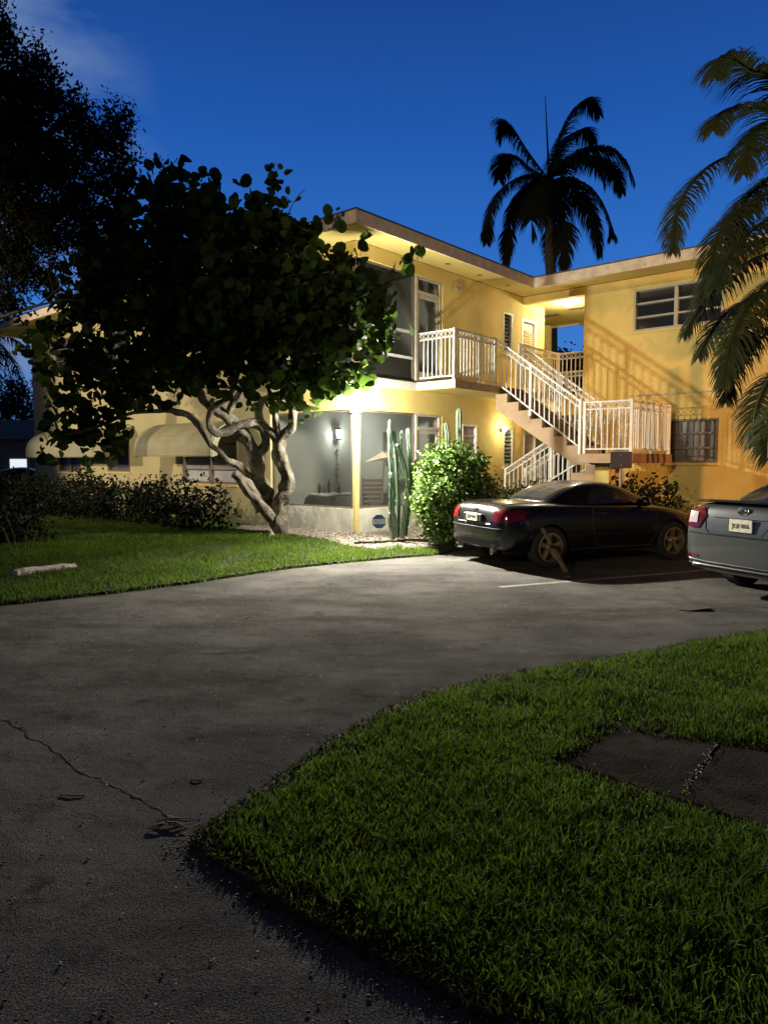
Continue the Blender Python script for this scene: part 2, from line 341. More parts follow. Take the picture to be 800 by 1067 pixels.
# crack between the apron and the drive
cp = [(-2.9, 4.75), (-2.4, 4.35), (-2.1, 4.1), (-1.79, 3.82), (-1.6, 3.62), (-1.39, 3.46), (-1.13, 3.26), (-.91, 3.05)]
mb = MB(); sp, _ = smooth_path([(x, y, 0, 0) for x, y in cp], 14)
for i, p in enumerate(sp):
    j = noise.noise(Vector((p.x * 9, p.y * 9, 2))) * .03 + noise.noise(Vector((p.x * 40, p.y * 40, 5))) * .012; wd = .003 + .009 * abs(noise.noise(Vector((p.x * 14, p.y * 22, 9))))
    mb.v += [(p.x + j - wd * .6, p.y + j - wd, .004), (p.x + j + wd * .6, p.y + j + wd, .004)]
    if i: a = 2 * i; mb.f.append((a - 2, a, a + 1, a - 1))
tag(mb.build('drive_crack', M['soil']), kind='structure')
mb = MB(); d = Vector((.9185, .3955, 0)); n_ = Vector((-.3955, .9185, 0)); p0 = Vector((1.47, 8.99, .004))
for i in range(38):
    a = p0 + d * (i * .13); w0 = .048 + .006 * noise.noise(Vector((i * .7, 0, 0))); mb.v += [tuple(a - n_ * w0), tuple(a + n_ * w0)]
    if i: k = 2 * i; mb.f.append((k - 2, k, k + 1, k - 1))
tag(mb.build('parking_line', M['line']), kind='structure')
# grass
def blades(name, P, H, Wd, m, lean=.45, label=None):
    k = len(P); P = np.asarray(P); a = rng.uniform(0, 2 * np.pi, k); dx = np.stack([np.cos(a), np.sin(a), np.zeros(k)], 1)
    b = a + rng.normal(0, 1.0, k) + 1.57; ln = np.stack([np.cos(b), np.sin(b), np.zeros(k)], 1) * (H * lean * rng.uniform(.2, 1.6, k))[:, None]
    up = np.zeros((k, 3)); up[:, 2] = H
    hw = (Wd / 2)[:, None] * dx
    V = np.stack([P - hw, P + hw, P + up * .55 + ln * .35 - hw * .85, P + up * .55 + ln * .35 + hw * .85, P + up * (1 - .25 * lean) + ln], 1)
    i = np.arange(k)[:, None] * 5
    return tag(fastmesh(name, V.reshape(-1, 3), [i + np.array([[0, 1, 3, 2]]), i + np.array([[2, 3, 4]])], m), label, 'grass', kind='stuff')
Pn = []; Hn = []; Dn = []; Hd = []
cnt = 0
while cnt < 210000:
    y = 1.2 + 7.2 * rng.random() ** 1.35; x = rng.uniform(-.9, min(.62 * y + .5, 9)); cnt += 1
    if not in_poly(x, y, LAWN):
        if rng.random() < .45 and dpoly(x, y, LAWN) < .035 and y < 7: Dn.append((x, y, .0)); Hd.append(.012 + .02 * rng.random())
        continue
    if in_poly(x, y, SL1) or in_poly(x, y, SL2): continue
    e = min(dpoly(x, y, LAWN), dpoly(x, y, SL1) * 1.4, dpoly(x, y, SL2) * 1.4); c = .5 + .5 * noise.noise(Vector((x * 3.1, y * 3.1, 0))) + .35 * noise.noise(Vector((x * 9, y * 9, 3)))
    f = min(1, .45 + e * 3.5) * (.75 + .6 * abs(noise.noise(Vector((x * 1.1, y * 1.1, 11)))))
    if e < .05 + .16 * abs(noise.noise(Vector((x * 5, y * 5, 7)))) and rng.random() < .62:
        Dn.append((x, y, .02)); Hd.append(.02 + .025 * rng.random()); continue
    if noise.noise(Vector((x * 2.3, y * 2.3, 21))) > .28 and rng.random() < .5: Dn.append((x, y, .02)); Hd.append(.02 + .03 * rng.random()); continue
    Pn.append((x, y, .02)); Hn.append((.035 + .055 * rng.random()) * f * (.6 + .7 * c))
Hn = np.array(Hn); blades('lawn_grass', Pn, Hn, rng.uniform(.004, .0085, len(Hn)), M['grass'], .55, 'thick green grass on the near lawn around the paving slabs')
Hd = np.array(Hd); blades('dry_grass', Dn, Hd, rng.uniform(.003, .006, len(Hd)), M['grassdry'], 1.4, 'short brown dead grass along the edges of the near lawn')
Pv = []; Hv = []
for _ in range(480000):
    x = rng.uniform(-9.5, 2.2); y = rng.uniform(5.3, 18.5)
    v = verge_h(x, y)
    if v < -.035 or v > (4.2 if x > -3 else 10) or (v > 4 and rng.random() < .6): continue
    if abs((x + 4.53) * .80 - (y - 9.45) * .59) < .13 and math.hypot(x + 4.53, y - 9.45) < .5: continue
    q = Vector((x, y, 0)) - K; fd = -(q.dot(e1))          # metres in front of the left facade plane
    td = q.dot(e2)
    if fd < .25: continue
    if fd < 1.05 and td < 1.4 and x > -3.2: continue                      # stone bed
    if x > -1.2 and td > 1.35 and v > .75: continue
    if x > .35 and v > .5 - .25 * noise.noise(Vector((x * 4, y * 4, 0))): continue
    Pv.append((x, y, (hgt_v(v * .95) if v > 0 else .004) - .005)); Hv.append((.03 + .05 * rng.random()) * (.85 + min(1, max(0, v) * 4) * .15) * (1 + .5 * noise.noise(Vector((x * 2, y * 2, 1)))))
Hv = np.array(Hv); blades('verge_grass', Pv, Hv, rng.uniform(.006, .012, len(Hv)), M['grass'], .5, 'bright green grass strip between the drive and the building')
# ------------------------------------------------------------------ apartment building
BZ = .2
bld = empty('apartment_building', (K.x, K.y, BZ), math.atan2(e1.y, e1.x), 'two storey yellow apartment building with outside stairs and screened corner porches', 'building')
def part(mb, name, m, parent=bld, **k): return mb.build(name, m, parent, dz=(-BZ if parent is bld or getattr(parent, 'parent', None) is bld else 0), **k)
def wall(mb, axis, c0, c1, u0, u1, z0, z1, holes=()):
    """wall slab; axis 's': u runs along s (local x), thickness c0..c1 in local y. axis 'd': u along local y."""
    us = sorted({u0, u1, *[h[0] for h in holes], *[h[1] for h in holes]}); zs = sorted({z0, z1, *[h[2] for h in holes], *[h[3] for h in holes]})
    def solid(i, j):
        if i < 0 or j < 0 or i >= len(us) - 1 or j >= len(zs) - 1: return False
        a, b = (us[i] + us[i + 1]) / 2, (zs[j] + zs[j + 1]) / 2
        return not any(h[0] < a < h[1] and h[2] < b < h[3] for h in holes)
    def P(u, c, z): return (u, c, z) if axis == 's' else (c, u, z)
    def q(*p): mb.add(p, [(0, 1, 2, 3)])
    for i in range(len(us) - 1):
        for j in range(len(zs) - 1):
            if not solid(i, j): continue
            a, b, z, y = us[i], us[i + 1], zs[j], zs[j + 1]
            for c in (c0, c1): q(P(a, c, z), P(b, c, z), P(b, c, y), P(a, c, y))
            if not solid(i - 1, j): q(P(a, c0, z), P(a, c1, z), P(a, c1, y), P(a, c0, y))
            if not solid(i + 1, j): q(P(b, c0, z), P(b, c1, z), P(b, c1, y), P(b, c0, y))
            if not solid(i, j - 1): q(P(a, c0, z), P(b, c0, z), P(b, c1, z), P(a, c1, z))
            if not solid(i, j + 1): q(P(a, c0, y), P(b, c0, y), P(b, c1, y), P(a, c1, y))
SW = 6.25; TOP = 5.80
# front wall along s (local y 0 .. .2)
H_front = [(3.58, 4.2, 1.35, 2.47), (5.38, 5.86, 1.48, 2.44), (6.38, 7.04, .2, 2.38), (5.30, 5.76, 4.30, 5.30), (6.2, 6.97, 3.26, 5.28)]
mb = MB(); wall(mb, 's', 0, .2, 2.8, 7.4, BZ, TOP, H_front); part(mb, 'wall', M['yellow'])
# left facade wall
H_left = [(3.7, 5.9, 1.08, 2.3), (8.4, 9.6, 1.33, 2.3), (11.2, 12.6, 1.30, 2.3), (3.7, 5.9, 4.2, 5.3), (8.4, 9.6, 4.3, 5.3), (11.2, 12.6, 4.3, 5.3)]
mb = MB(); wall(mb, 'd', 0, .2, 2.55, 14.3, BZ, TOP, H_left); part(mb, 'wall', M['paleyellow'])
mb = MB(); wall(mb, 's', 14.1, 14.3, .2, 7.4, BZ, TOP); part(mb, 'wall', M['yellow'])
# right wing front (local y negative)
H_wing = [(-4.84, -2.9, 4.58, 5.53), (-4.82, -3.76, 1.58, 2.54), (-7.6, -6.6, 4.58, 5.53), (-7.6, -6.6, 1.4, 2.5)]
mb = MB(); wall(mb, 'd', SW, SW + .2, -13, -1.68, BZ, TOP, H_wing); part(mb, 'wall', M['yellow'])
for za, zb_ in ((5.62, TOP), (2.75, 3.08)): mb = MB(); wall(mb, 'd', SW, SW + .2, -1.68, 0, za, zb_); part(mb, 'breezeway_beam', M['yellow'])
mb = MB(); wall(mb, 's', -1.88, -1.68, SW + .2, 12, BZ, TOP); part(mb, 'wall', M['yellow'])
mb = MB(); wall(mb, 'd', 7.4, 7.6, .2, 13.9, BZ, TOP); part(mb, 'wall', M['yellow'])
mb = MB(); wall(mb, 's', .9, 1.1, 9.3, 9.5, BZ, 5.65); part(mb, 'column', M['yellow'])
mb = MB(); wall(mb, 'd', 11.5, 11.7, -1.68, 1.2, BZ, 3.1); part(mb, 'wall', M['yellow'])
mb = MB(); mb.box((SW, -1.68, 3.09), (9.9, 4, 3.26)); part(mb, 'breezeway_floor', M['soffit'])
mb = MB(); mb.box((SW + .2, -1.68, 5.72), (9.9, 5, 5.80)).box((9.9, -1.68, 5.72), (12.3, .2, 5.80)); part(mb, 'breezeway_ceiling', M['soffit'])
for a_, b_ in (((7.9, -1.0, 5.705), (8.1, -.4, 5.719)), ((8.3, .1, 5.705), (8.5, .8, 5.719))): part(MB().box(a_, b_), 'ceiling_vent', M['bronze'])
# porch: beams, corner posts, knee walls, slab
mb = MB(); wall(mb, 's', 0, .15, .0, 2.8, 2.62, 3.10); wall(mb, 'd', 0, .15, .15, 2.55, 2.62, 3.10); part(mb, 'porch_beam', M['yellow'])
mb = MB(); wall(mb, 's', 0, .15, .0, 2.8, 5.52, TOP); wall(mb, 'd', 0, .15, .15, 2.55, 5.52, TOP); part(mb, 'porch_beam', M['yellow'])
mb = MB(); mb.box((.03, .03, BZ), (.13, .13, 2.62)); part(mb, 'corner_post', M['yellow_trim'], bevel=.008)
mb = MB(); mb.box((-.01, -.01, 2.55), (.16, .16, 2.62)); part(mb, 'post_cap', M['yellow_trim'], bevel=.006)
mb = MB(); mb.box((.03, .03, 3.27), (.12, .12, 5.52)); part(mb, 'corner_post', M['bronze'])
mb = MB(); wall(mb, 's', .02, .14, .13, 1.88, BZ, .67); wall(mb, 'd', .02, .14, .13, 2.55, BZ, .67); part(mb, 'knee_wall', M['whitepaint'])
mb = MB(); mb.box((-.04, -.04, 3.10), (1.86, 2.6, 3.27)).box((1.861, 0.0, 3.10), (2.8, 2.6, 3.27)); part(mb, 'porch_slab', M['whitepaint'], bevel=.01)
mb = MB(); mb.box((.15, .15, 2.9), (2.8, 2.55, 3.095)); part(mb, 'porch_ceiling', M['porch'])
mb = MB(); mb.box((.14, .14, BZ - .1), (2.8, 2.55, BZ + .04)); part(mb, 'porch_floor', M['concrete'])
mb = MB(); wall(mb, 'd', 2.8, 3.0, .2, 2.55, BZ, TOP, [(1.5, 1.75, 1.5, 2.3)]); part(mb, 'porch_back_wall', M['porch'])
mb = MB(); wall(mb, 's', 2.55, 2.7, .2, 2.8, BZ, 3.10); part(mb, 'porch_end_wall', M['porch'])
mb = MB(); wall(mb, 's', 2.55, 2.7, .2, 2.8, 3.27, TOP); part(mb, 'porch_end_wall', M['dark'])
def screen(a, b, z0, z1, axis, rails=(), fr=M['bronze'], c=.07):
    f = MB(); t = .035
    def P(u, z, c_): return (u, c_, z) if axis == 's' else (c_, u, z)
    def bx(u0, u1, za, zb): f.box(P(u0, za, c - .02), P(u1, zb, c + .02))
    bx(a, a + t, z0, z1); bx(b - t, b, z0, z1); bx(a + t, b - t, z0, z0 + t); bx(a + t, b - t, z1 - t, z1)
    o = part(f, 'screen_panel', fr)
    s_ = MB(); s_.box(P(a + t, z0 + t, c - .002), P(b - t, z1 - t, c + .002)); part(s_, 'mesh', M['screen'], o)
    for r in rails:
        s_ = MB(); s_.box(P(a + t, r - .025, c - .03), P(b - t, r + .025, c + .03)); part(s_, 'rail', M['white'], o)
screen(.15, 1.86, .67, 2.62, 's'); screen(.15, 2.52, .67, 2.62, 'd')
screen(.13, 1.84, 3.27, 5.52, 's', (3.78, 4.32)); screen(.13, 2.52, 3.27, 5.52, 'd', (3.78, 4.32))
def screen_door(u0, u1, z0, z1, mt, tran):
    f = MB(); y0, y1 = .02, .10
    for a, b, c, d_ in ((u0, u0 + .07, z0, z1), (u1 - .07, u1, z0, z1), (u0 + .07, u1 - .07, z1 - .05, z1), (u0 + .07, u1 - .07, tran, tran + .07)): f.box((a, y0, c), (b, y1, d_))
    o = part(f, 'screen_door', mt, bevel=.004)
    f = MB(); a, b = u0 + .08, u1 - .08
    for p, q, r, t in ((a, a + .06, z0 + .02, tran - .01), (b - .06, b, z0 + .02, tran - .01), (a + .06, b - .06, z0 + .02, z0 + .25), (a + .06, b - .06, tran - .08, tran - .01), (a + .06, b - .06, z0 + .95, z0 + 1.0)): f.box((p, .04, r), (q, .08, t))
    part(f, 'door_leaf', mt, o)
    f = MB(); f.box((a + .06, .058, z0 + .25), (b - .06, .062, tran - .08)).box((u0 + .07, .058, tran + .07), (u1 - .07, .062, z1 - .05)); part(f, 'mesh', M['screen'], o)
    f = MB(); f.bar((a + .03, .02, z0 + 1.0), (a + .03, .02, z0 + 1.12), .02); part(f, 'handle', M['black'], o)
screen_door(1.88, 2.78, .24, 2.62, M['alum'], 2.28)
screen_door(1.88, 2.78, 3.275, 5.52, M['alum'], 5.15)
# windows
def window(axis, c, u0, u1, z0, z1, frame, pane, vbars=(), hbars=(), out=-1, fw=.045, slats=0):
    """frame sits in the reveal; c is the outer wall face, `out` the outward sign of that axis"""
    f = MB(); i0, i1 = c - out * .05, c - out * .12
    def P(u, z, cc): return (u, cc, z) if axis == 's' else (cc, u, z)
    def bx(mb, a, b, za, zb, ca, cb): mb.box(P(a, za, ca), P(b, zb, cb))
    fa, fb = c + out * .012, i1
    bx(f, u0, u0 + fw, z0, z1, fa, fb); bx(f, u1 - fw, u1, z0, z1, fa, fb); bx(f, u0 + fw, u1 - fw, z0, z0 + fw, fa, fb); bx(f, u0 + fw, u1 - fw, z1 - fw, z1, fa, fb)
    for v in vbars: bx(f, v - .04, v + .04, z0 + fw, z1 - fw, c - out * .02, i1)
    o = part(f, 'window', frame)
    g_ = MB(); bx(g_, u0 + fw, u1 - fw, z0 + fw, z1 - fw, c - out * .095, c - out * .105); part(g_, 'pane', pane, o)
    if hbars:
        h = MB()
        for z in hbars: bx(h, u0 + fw, u1 - fw, z - .018, z + .018, c - out * .03, c - out * .09)
        part(h, 'glazing_bar', frame, o)
    if slats:
        h = MB(); n = slats; dz = (z1 - z0 - 2 * fw) / n
        for k in range(n):
            z = z0 + fw + k * dz; a = [P(u0 + fw, z, c - out * .03), P(u1 - fw, z, c - out * .03), P(u1 - fw, z + dz * .95, c - out * .085), P(u0 + fw, z + dz * .95, c - out * .085)]
            h.add(a, [(0, 1, 2, 3)]); 
        part(h, 'slats', M['slat'], o)
    s_ = MB(); bx(s_, u0 - .04, u1 + .04, z0 - .06, z0 - .003, c + out * .05, c - out * .04); part(s_, 'sill', M['yellow_trim'], o)
window('s', 0, 3.58, 4.2, 1.35, 2.47, M['white'], M['blind'], hbars=(1.6, 1.8, 2.0, 2.2), out=-1)
window('s', 0, 5.38, 5.86, 1.48, 2.44, M['alum'], M['dark'], slats=9)
window('s', 0, 5.30, 5.76, 4.30, 5.30, M['alum'], M['dark'], slats=10)
window('d', SW, -4.84, -2.9, 4.58, 5.53, M['alum'], M['glass'], vbars=(-3.84,), hbars=(4.90, 5.21), out=-1)
window('d', SW, -4.82, -3.76, 1.58, 2.54, M['bronze'], M['curtain'], hbars=(1.9, 2.22), out=-1)
window('d', SW, -7.6, -6.6, 4.58, 5.53, M['alum'], M['glass'], hbars=(4.9, 5.2)); window('d', SW, -7.6, -6.6, 1.4, 2.5, M['bronze'], M['curtain'], hbars=(1.8, 2.1))
window('d', 0, 3.7, 5.9, 1.08, 2.3, M['bronze'], M['blind'], vbars=(4.8,), hbars=(1.42, 1.7, 2.0))
window('d', 0, 8.4, 9.6, 1.33, 2.3, M['bronze'], M['curtain'], hbars=(1.55, 1.8, 2.05)); window('d', 0, 11.2, 12.6, 1.30, 2.3, M['bronze'], M['curtain'], vbars=(11.9,), hbars=(1.6, 1.9))
for a, b in ((3.7, 5.9), (8.4, 9.6), (11.2, 12.6)): window('d', 0, a, b, 4.2 if a < 4 else 4.3, 5.3, M['bronze'], M['glass'], vbars=((a + b) / 2,), hbars=(4.65, 5.0))
def louvre_door(u0, u1, z0, z1):
    f = MB(); f.box((u0, -.012, z0), (u0 + .07, .12, z1)).box((u1 - .07, -.012, z0), (u1, .12, z1)).box((u0 + .07, -.012, z1 - .07), (u1 - .07, .12, z1)); o = part(f, 'door', M['white'])
    f = MB(); f.box((u0 + .07, .07, z0), (u1 - .07, .11, z1 - .07)); part(f, 'door_leaf', M['door'], o)
    f = MB()
    for k in range(26):
        z = z0 + .35 + k * (z1 - z0 - .6) / 26; f.bar((u0 + .15, .06, z), (u1 - .15, .06, z), .012, .045, up=(0, -.7, .7))
    part(f, 'louvres', M['door'], o)
    f = MB(); f.lathe([(.025, 0), (.03, -.03), (.012, -.05)], (u0 + .13, .07, z0 + 1), 10, 'y'); part(f, 'handle', M['chrome'], o)
louvre_door(6.2, 6.97, 3.265, 5.28); louvre_door(6.38, 7.04, .21, 2.38)
for z in (5.44, 5.56):
    f = MB(); f.box((3.27, -.02, z), (3.52, .0, z + .07)).box((3.29, -.03, z + .03), (3.50, -.02, z + .045)); part(f, 'wall_vent', M['alum'])
# roof
RZ0, RZ1 = 5.66, 5.88
out = [(-1.05, -1.0), (5.0, -1.0), (5.0, -13.6), (12.4, -13.6), (12.4, .25), (9.9, .25), (9.9, 15.3), (-1.05, 15.3)]; inn = [(0, 0), (SW, 0), (SW, -13), (12, -13), (12, -.1), (9.5, -.1), (9.5, 14.3), (0, 14.3)]
mb = MB(); n = 8; mb.add([(x, y, RZ1) for x, y in out] + [(x, y, RZ1 + .035) for x, y in out], [tuple(range(8))[::-1], tuple(range(8, 16))] + [(i, (i + 1) % n, n + (i + 1) % n, n + i) for i in range(n)])
roof = part(mb, 'roof', M['roof'])
mb = MB()
for i in range(8):
    a, b = out[i], out[(i + 1) % 8]; dx, dy = b[0] - a[0], b[1] - a[1]; l_ = math.hypot(dx, dy); nx, ny = dy / l_, -dx / l_
    mb.add([(a[0], a[1], RZ0), (b[0], b[1], RZ0), (b[0], b[1], RZ1), (a[0], a[1], RZ1), (a[0] - nx * .03, a[1] - ny * .03, RZ0), (b[0] - nx * .03, b[1] - ny * .03, RZ0), (b[0] - nx * .03, b[1] - ny * .03, RZ1), (a[0] - nx * .03, a[1] - ny * .03, RZ1)], [(0, 1, 2, 3), (4, 7, 6, 5), (0, 4, 5, 1)])
part(mb, 'fascia', M['fascia'], roof)
mb = MB()
for i in range(8):
    a, b, c, d_ = out[i], out[(i + 1) % 8], inn[(i + 1) % 8], inn[i]
    mb.add([(*a, RZ0 + .02), (*b, RZ0 + .02), (*c, TOP + .01), (*d_, TOP + .01)], [(0, 1, 2, 3)])
part(mb, 'soffit', M['soffit'], roof)
for s_ in (2.3, 3.5, 4.7):
    z = RZ0 + .02 + .13 * .5 - .012
    part(MB().lathe([(.055, 0), (.055, .02)], (s_, -.5, z), 12), 'soffit_vent', M['bronze'], roof)
# awnings
def awning(d0, d1, ztop, zbot, pr):
    prof = [(-pr * math.sin(a) ** 1.15, zbot + (ztop - zbot) * (math.cos(a)) ** .9) for a in [i * math.pi / 2 / 8 for i in range(9)]]
    prof[-1] = (-pr, zbot - .16); prof.insert(-1, (-pr, zbot))
    mb = MB(); n = len(prof)
    for off in (0, .02):
        for y in (d0, d1): mb.v += [(x - off - .005, y, z + off) for x, z in prof]
    for i in range(n - 1):
        mb.f += [(i, i + 1, n + i + 1, n + i), (2 * n + i, 3 * n + i, 3 * n + i + 1, 2 * n + i + 1), (i, 2 * n + i, 2 * n + i + 1, i + 1), (n + i, n + i + 1, 3 * n + i + 1, 3 * n + i)]
    o = part(mb, 'awning', M['awn'], smooth=False)
    for y in (d0 + .02, d1 - .02):
        mb = MB(); inner = [(x * .80, zbot - .05 + (z - zbot + .05) * .80) for x, z in prof]
        vs_ = [(x + .02, y, z - .02) for x, z in prof] + [(x, y, z) for x, z in inner]; k = len(prof)
        vs_ += [(x, y_ + .012, z) for x, y_, z in vs_]
        for i in range(k - 1): mb.f += [(i, i + 1, k + i + 1, k + i), (2 * k + i, 3 * k + i, 3 * k + i + 1, 2 * k + i + 1)]
        mb.v = vs_; part(mb, 'awning_side', M['awn'], o)
awning(3.5, 6.65, 2.52, 1.88, .85); awning(8.2, 12.9, 2.52, 1.88, .85)
# balcony, stairs
mb = MB(); mb.box((1.862, -1.0, 3.10), (SW + .0, -.001, 3.26)); balc = part(mb, 'balcony_slab', M['soffit'])
for a_, b_ in ((1.86, 3.45), (4.45, SW)): part(MB().box((a_, -1.03, 3.12), (b_, -1.002, 3.255)), 'slab_edge', M['tan'], balc)  # tan in place of white: the unlit front side put into colour
mb = MB(); mb.box((1.83, -1.03, 3.12), (1.86, -.001, 3.265)); part(mb, 'slab_edge', M['whitepaint'], balc)
mb = MB(); mb.box((1.87, -.3, 3.265), (6.2, -.001, 3.267)); 
ZL = 1.74; NST = 8; rise = (3.26 - ZL) / NST
t0, t1 = 1.0, 2.98; run = (t1 - t0) / (NST - 1)
def flight(name, s0, s1, zz, tt):
    """zz/tt: list of (t,z) sawtooth from top to bottom, soffit parallel"""
    mb = MB(); mb.prism([(t, z) for t, z in zz], lambda t, z, s_: (s_, -t, z), s0, s1); return part(mb, name, M['tan'])
saw = [(t0 - .0, 3.26 - rise)]
for k in range(NST - 1):
    t = t0 + run * (k + 1); z = 3.26 - rise * (k + 1); saw += [(t, z), (t, z - rise)]
sof = [(t1 + .25, ZL - .001), (t1 + .25, ZL - .20), (t1 - .1, ZL - .20), (t0, 3.26 - rise - .32)]
# tread slabs are caps, their dark brown holding the shade on the steps
fl = flight('stair_flight', 3.42, 4.42, [(a, b) for a, b in saw] + sof[1:], None)
for k in range(NST - 1):
    ta = t0 + run * k; z = 3.26 - rise * (k + 1); mb = MB(); mb.box((3.55, -ta - run - .02, z + .001), (4.40, -ta, z + .022)).box((3.55, -ta - .018, z + .022), (4.40, -ta + .0, z + rise - .002)); part(mb, 'tread', M['brown'], fl)
mb = MB(); mb.prism([(t0, 3.26 + .02), (t1 + .1, ZL + .10), (t1 + .1, ZL - .1), (t0, 3.26 - .25)], lambda t, z, s_: (s_, -t, z), 4.42, 4.46); part(mb, 'shade_skirt', M['brown'], fl)  # added board, dark brown for the shade beyond the steps
mb = MB(); mb.box((3.40, -4.08, ZL - .17), (5.52, -2.981, ZL + .02)); land = part(mb, 'stair_landing', M['tan'], bevel=.006)
for a_, b_ in ((3.40, 4.44), (4.46, 5.52)): part(MB().box((a_, -4.10, ZL - .16), (b_, -4.081, ZL + .02)), 'landing_edge', M['lit_edge'], land)
mb = MB(); mb.box((3.8, -3.45, BZ), (4.1, -3.15, ZL - .17)); part(mb, 'landing_pillar', M['yellow'], land)
t2 = .55; n2 = 8; r2_ = (ZL - BZ) / n2; run2 = (2.98 - t2) / (n2 - 1); low = [(2.98, ZL - r2_)]
for k in range(n2 - 1):
    t = 2.98 - run2 * (k + 1); z = ZL - r2_ * (k + 1); low += [(t, z), (t, max(BZ, z - r2_))]
low += [(t2 + .5, BZ - .05), (2.98, ZL - r2_ - .35)]
mb = MB(); mb.prism(low, lambda t, z, s_: (s_, -t, z), 4.48, 5.46); part(mb, 'stair_flight', M['tan'])
PROTO = {}
def railing(p, q, posts=(0, 1), h=1.02, m=M['white'], sp=.115, bot=.09, rings=True):
    """panel from p to q (s,t,z of the walking surface); level or sloping"""
    p = Vector((p[0], -p[1], p[2])); q = Vector((q[0], -q[1], q[2])); v = q - p; ln = math.hypot(v.x, v.y); Z = Vector((0, 0, 1))
    f = MB(); f.bar(p + Z * h, q + Z * h, .05, .03); f.bar(p + Z * (h - .14), q + Z * (h - .14), .03, .02); f.bar(p + Z * bot, q + Z * bot, .03, .028)
    if posts is True: posts = (0, 1)
    nb = max(2, round(ln / sp))
    if rings:
        for k in range(nb):
            c = p + v * ((k + .5) / nb) + Z * (h - .072); dd = v.normalized(); pts = [c + dd * math.cos(a) * .048 + Z * math.sin(a) * .048 for a in [i * math.pi / 4 for i in range(9)]]
            f.tube(pts, .008, 4, cap=False)
    o = part(f, 'railing', m)
    for t in posts:
        c = p + v * t; ff = MB(); ff.box((c.x - .026, c.y - .026, c.z - .05), (c.x + .026, c.y + .026, c.z + h + .03)); part(ff, 'post', m, o)
    key = (round(h, 2), bot, m.name)
    for k in range(1, nb):
        c = p + v * (k / nb)
        if key not in PROTO:
            ff = MB(); ff.box((-.0095, -.0095, bot), (.0095, .0095, h - .14)); b = ff.build('baluster', m, o); PROTO[key] = b
        else:
            b = PROTO[key].copy(); COL.objects.link(b); b.parent = o
        b.location = (c.x, c.y, c.z - BZ)
    return o
railing((1.88, .08, 3.26), (1.88, .97, 3.26), (1,)); railing((1.88, .97, 3.26), (2.8, .97, 3.26), (1,)); railing((2.8, .97, 3.26), (3.42, .97, 3.26), (1,))
railing((4.44, .97, 3.26), (SW + .1, .97, 3.26), (0, 1)); railing((SW + .1, .97, 3.26), (SW + .1, 1.66, 3.26), ()); railing((9.8, -1.4, 3.26), (9.8, 1.6, 3.26), (0, .5, 1))
sl = rise / run
railing((3.44, 1.02, 3.26 - .03), (3.44, 2.98, ZL + .06), (.42, 1)); railing((4.43, 1.02, 3.26 - .03), (4.43, 2.98, ZL + .06), (.5, 1))
railing((3.44, 3.08, ZL + .02), (3.44, 4.04, ZL + .02), (0, 1)); railing((3.44, 4.04, ZL + .02), (5.48, 4.04, ZL + .02), (.5, 1)); railing((5.48, 4.04, ZL + .02), (5.48, 3.0, ZL + .02), (1,))
railing((4.52, 2.96, ZL + .06), (4.52, t2 + .05, BZ + .2), (0, .5, 1)); railing((5.44, 2.96, ZL + .06), (5.44, t2 + .05, BZ + .2), (0, .5, 1))
mb = MB(); mb.bar((SW - .02, -2.9, 3.12), (SW - .02, -5.3, 3.12), .03); mb.bar((SW - .02, -3.3, 3.12), (SW - .02, -3.3, 3.0), .02); part(mb, 'conduit', M['galv'])
# lamps
fl_ = empty('flood_light', FLOOD, math.atan2(e1.y, e1.x), 'bright white security floodlight mounted at the porch corner under the balcony slab', 'floodlight')
MB().bar((.30, .50, .17), (.04, .03, .02), .03).lathe([(.05, -.02), (.05, .02)], (.30, .52, .17), 12, 'y').build('bracket', M['whitesign'], fl_)
h = MB(); h.lathe([(.03, -.02), (.055, .02), (.06, .06)], (0, 0, 0), 14).build('lamp_head', M['whitesign'], fl_)
MB().lathe([(.048, -.035), (.05, -.022), (.03, -.05)], (0, 0, 0), 14).build('bulb', M['bulb'], fl_)
lamp('POINT', 'flood', FLOOD + Vector((-.02, -.12, -.10)), P_FLOOD, (1, .96, .80), None, .08)
lamp('SPOT', 'flood_head', FLOOD + Vector((0, -.16, -.08)), P_HEAD, (1, .97, .84), None, .05, (.7, 9.9, 0), 126, 1)
sc = empty('wall_sconce', W(5.25, 0, 2.38), math.atan2(e1.y, e1.x), 'small lit wall lamp on the ground floor wall between the white window and louvre window', 'wall lamp')
MB().lathe([(.05, .0), (.05, -.03)], (0, 0, 0), 12, 'y').bar((0, -.03, 0), (0, -.12, .03), .02).build('bracket', M['black'], sc); MB().lathe([(.02, -.07), (.055, -.03), (.06, .02), (.03, .06)], (0, -.12, .03), 12).build('globe', M['bulbw'], sc)
lamp('POINT', 'sconce', W(5.25, .22, 2.42), P_SCONCE, (1, .86, .52), None, .07)
cl = empty('ceiling_light', W(7.2, .78, 5.72), 0, 'round lit ceiling lamp in the upstairs breezeway', 'ceiling lamp')
MB().lathe([(.15, 0), (.15, -.02)], (0, 0, 0), 16).build('base', M['whitesign'], cl); MB().lathe([(.14, -.02), (.12, -.07), (.05, -.10)], (0, 0, 0), 16).build('globe', M['bulbw'], cl)
lamp('POINT', 'breeze', W(7.2, .78, 5.50), P_BREEZE, (1, .93, .66), None, .1)
ln = empty('wall_lantern', W(2.0, -2.55, 2.28), math.atan2(e1.y, e1.x), 'black lantern with lit glass on the wall inside the screened porch', 'lantern')
MB().box((-.05, -.02, -.12), (.05, 0, .06)).bar((0, 0, .08), (.0, -.12, .1), .025).lathe([(.10, .07), (.03, .12)], (0, -.12, 0), 8).lathe([(.06, -.17), (.07, -.13)], (0, -.12, 0), 8).build('bracket', M['black'], ln)
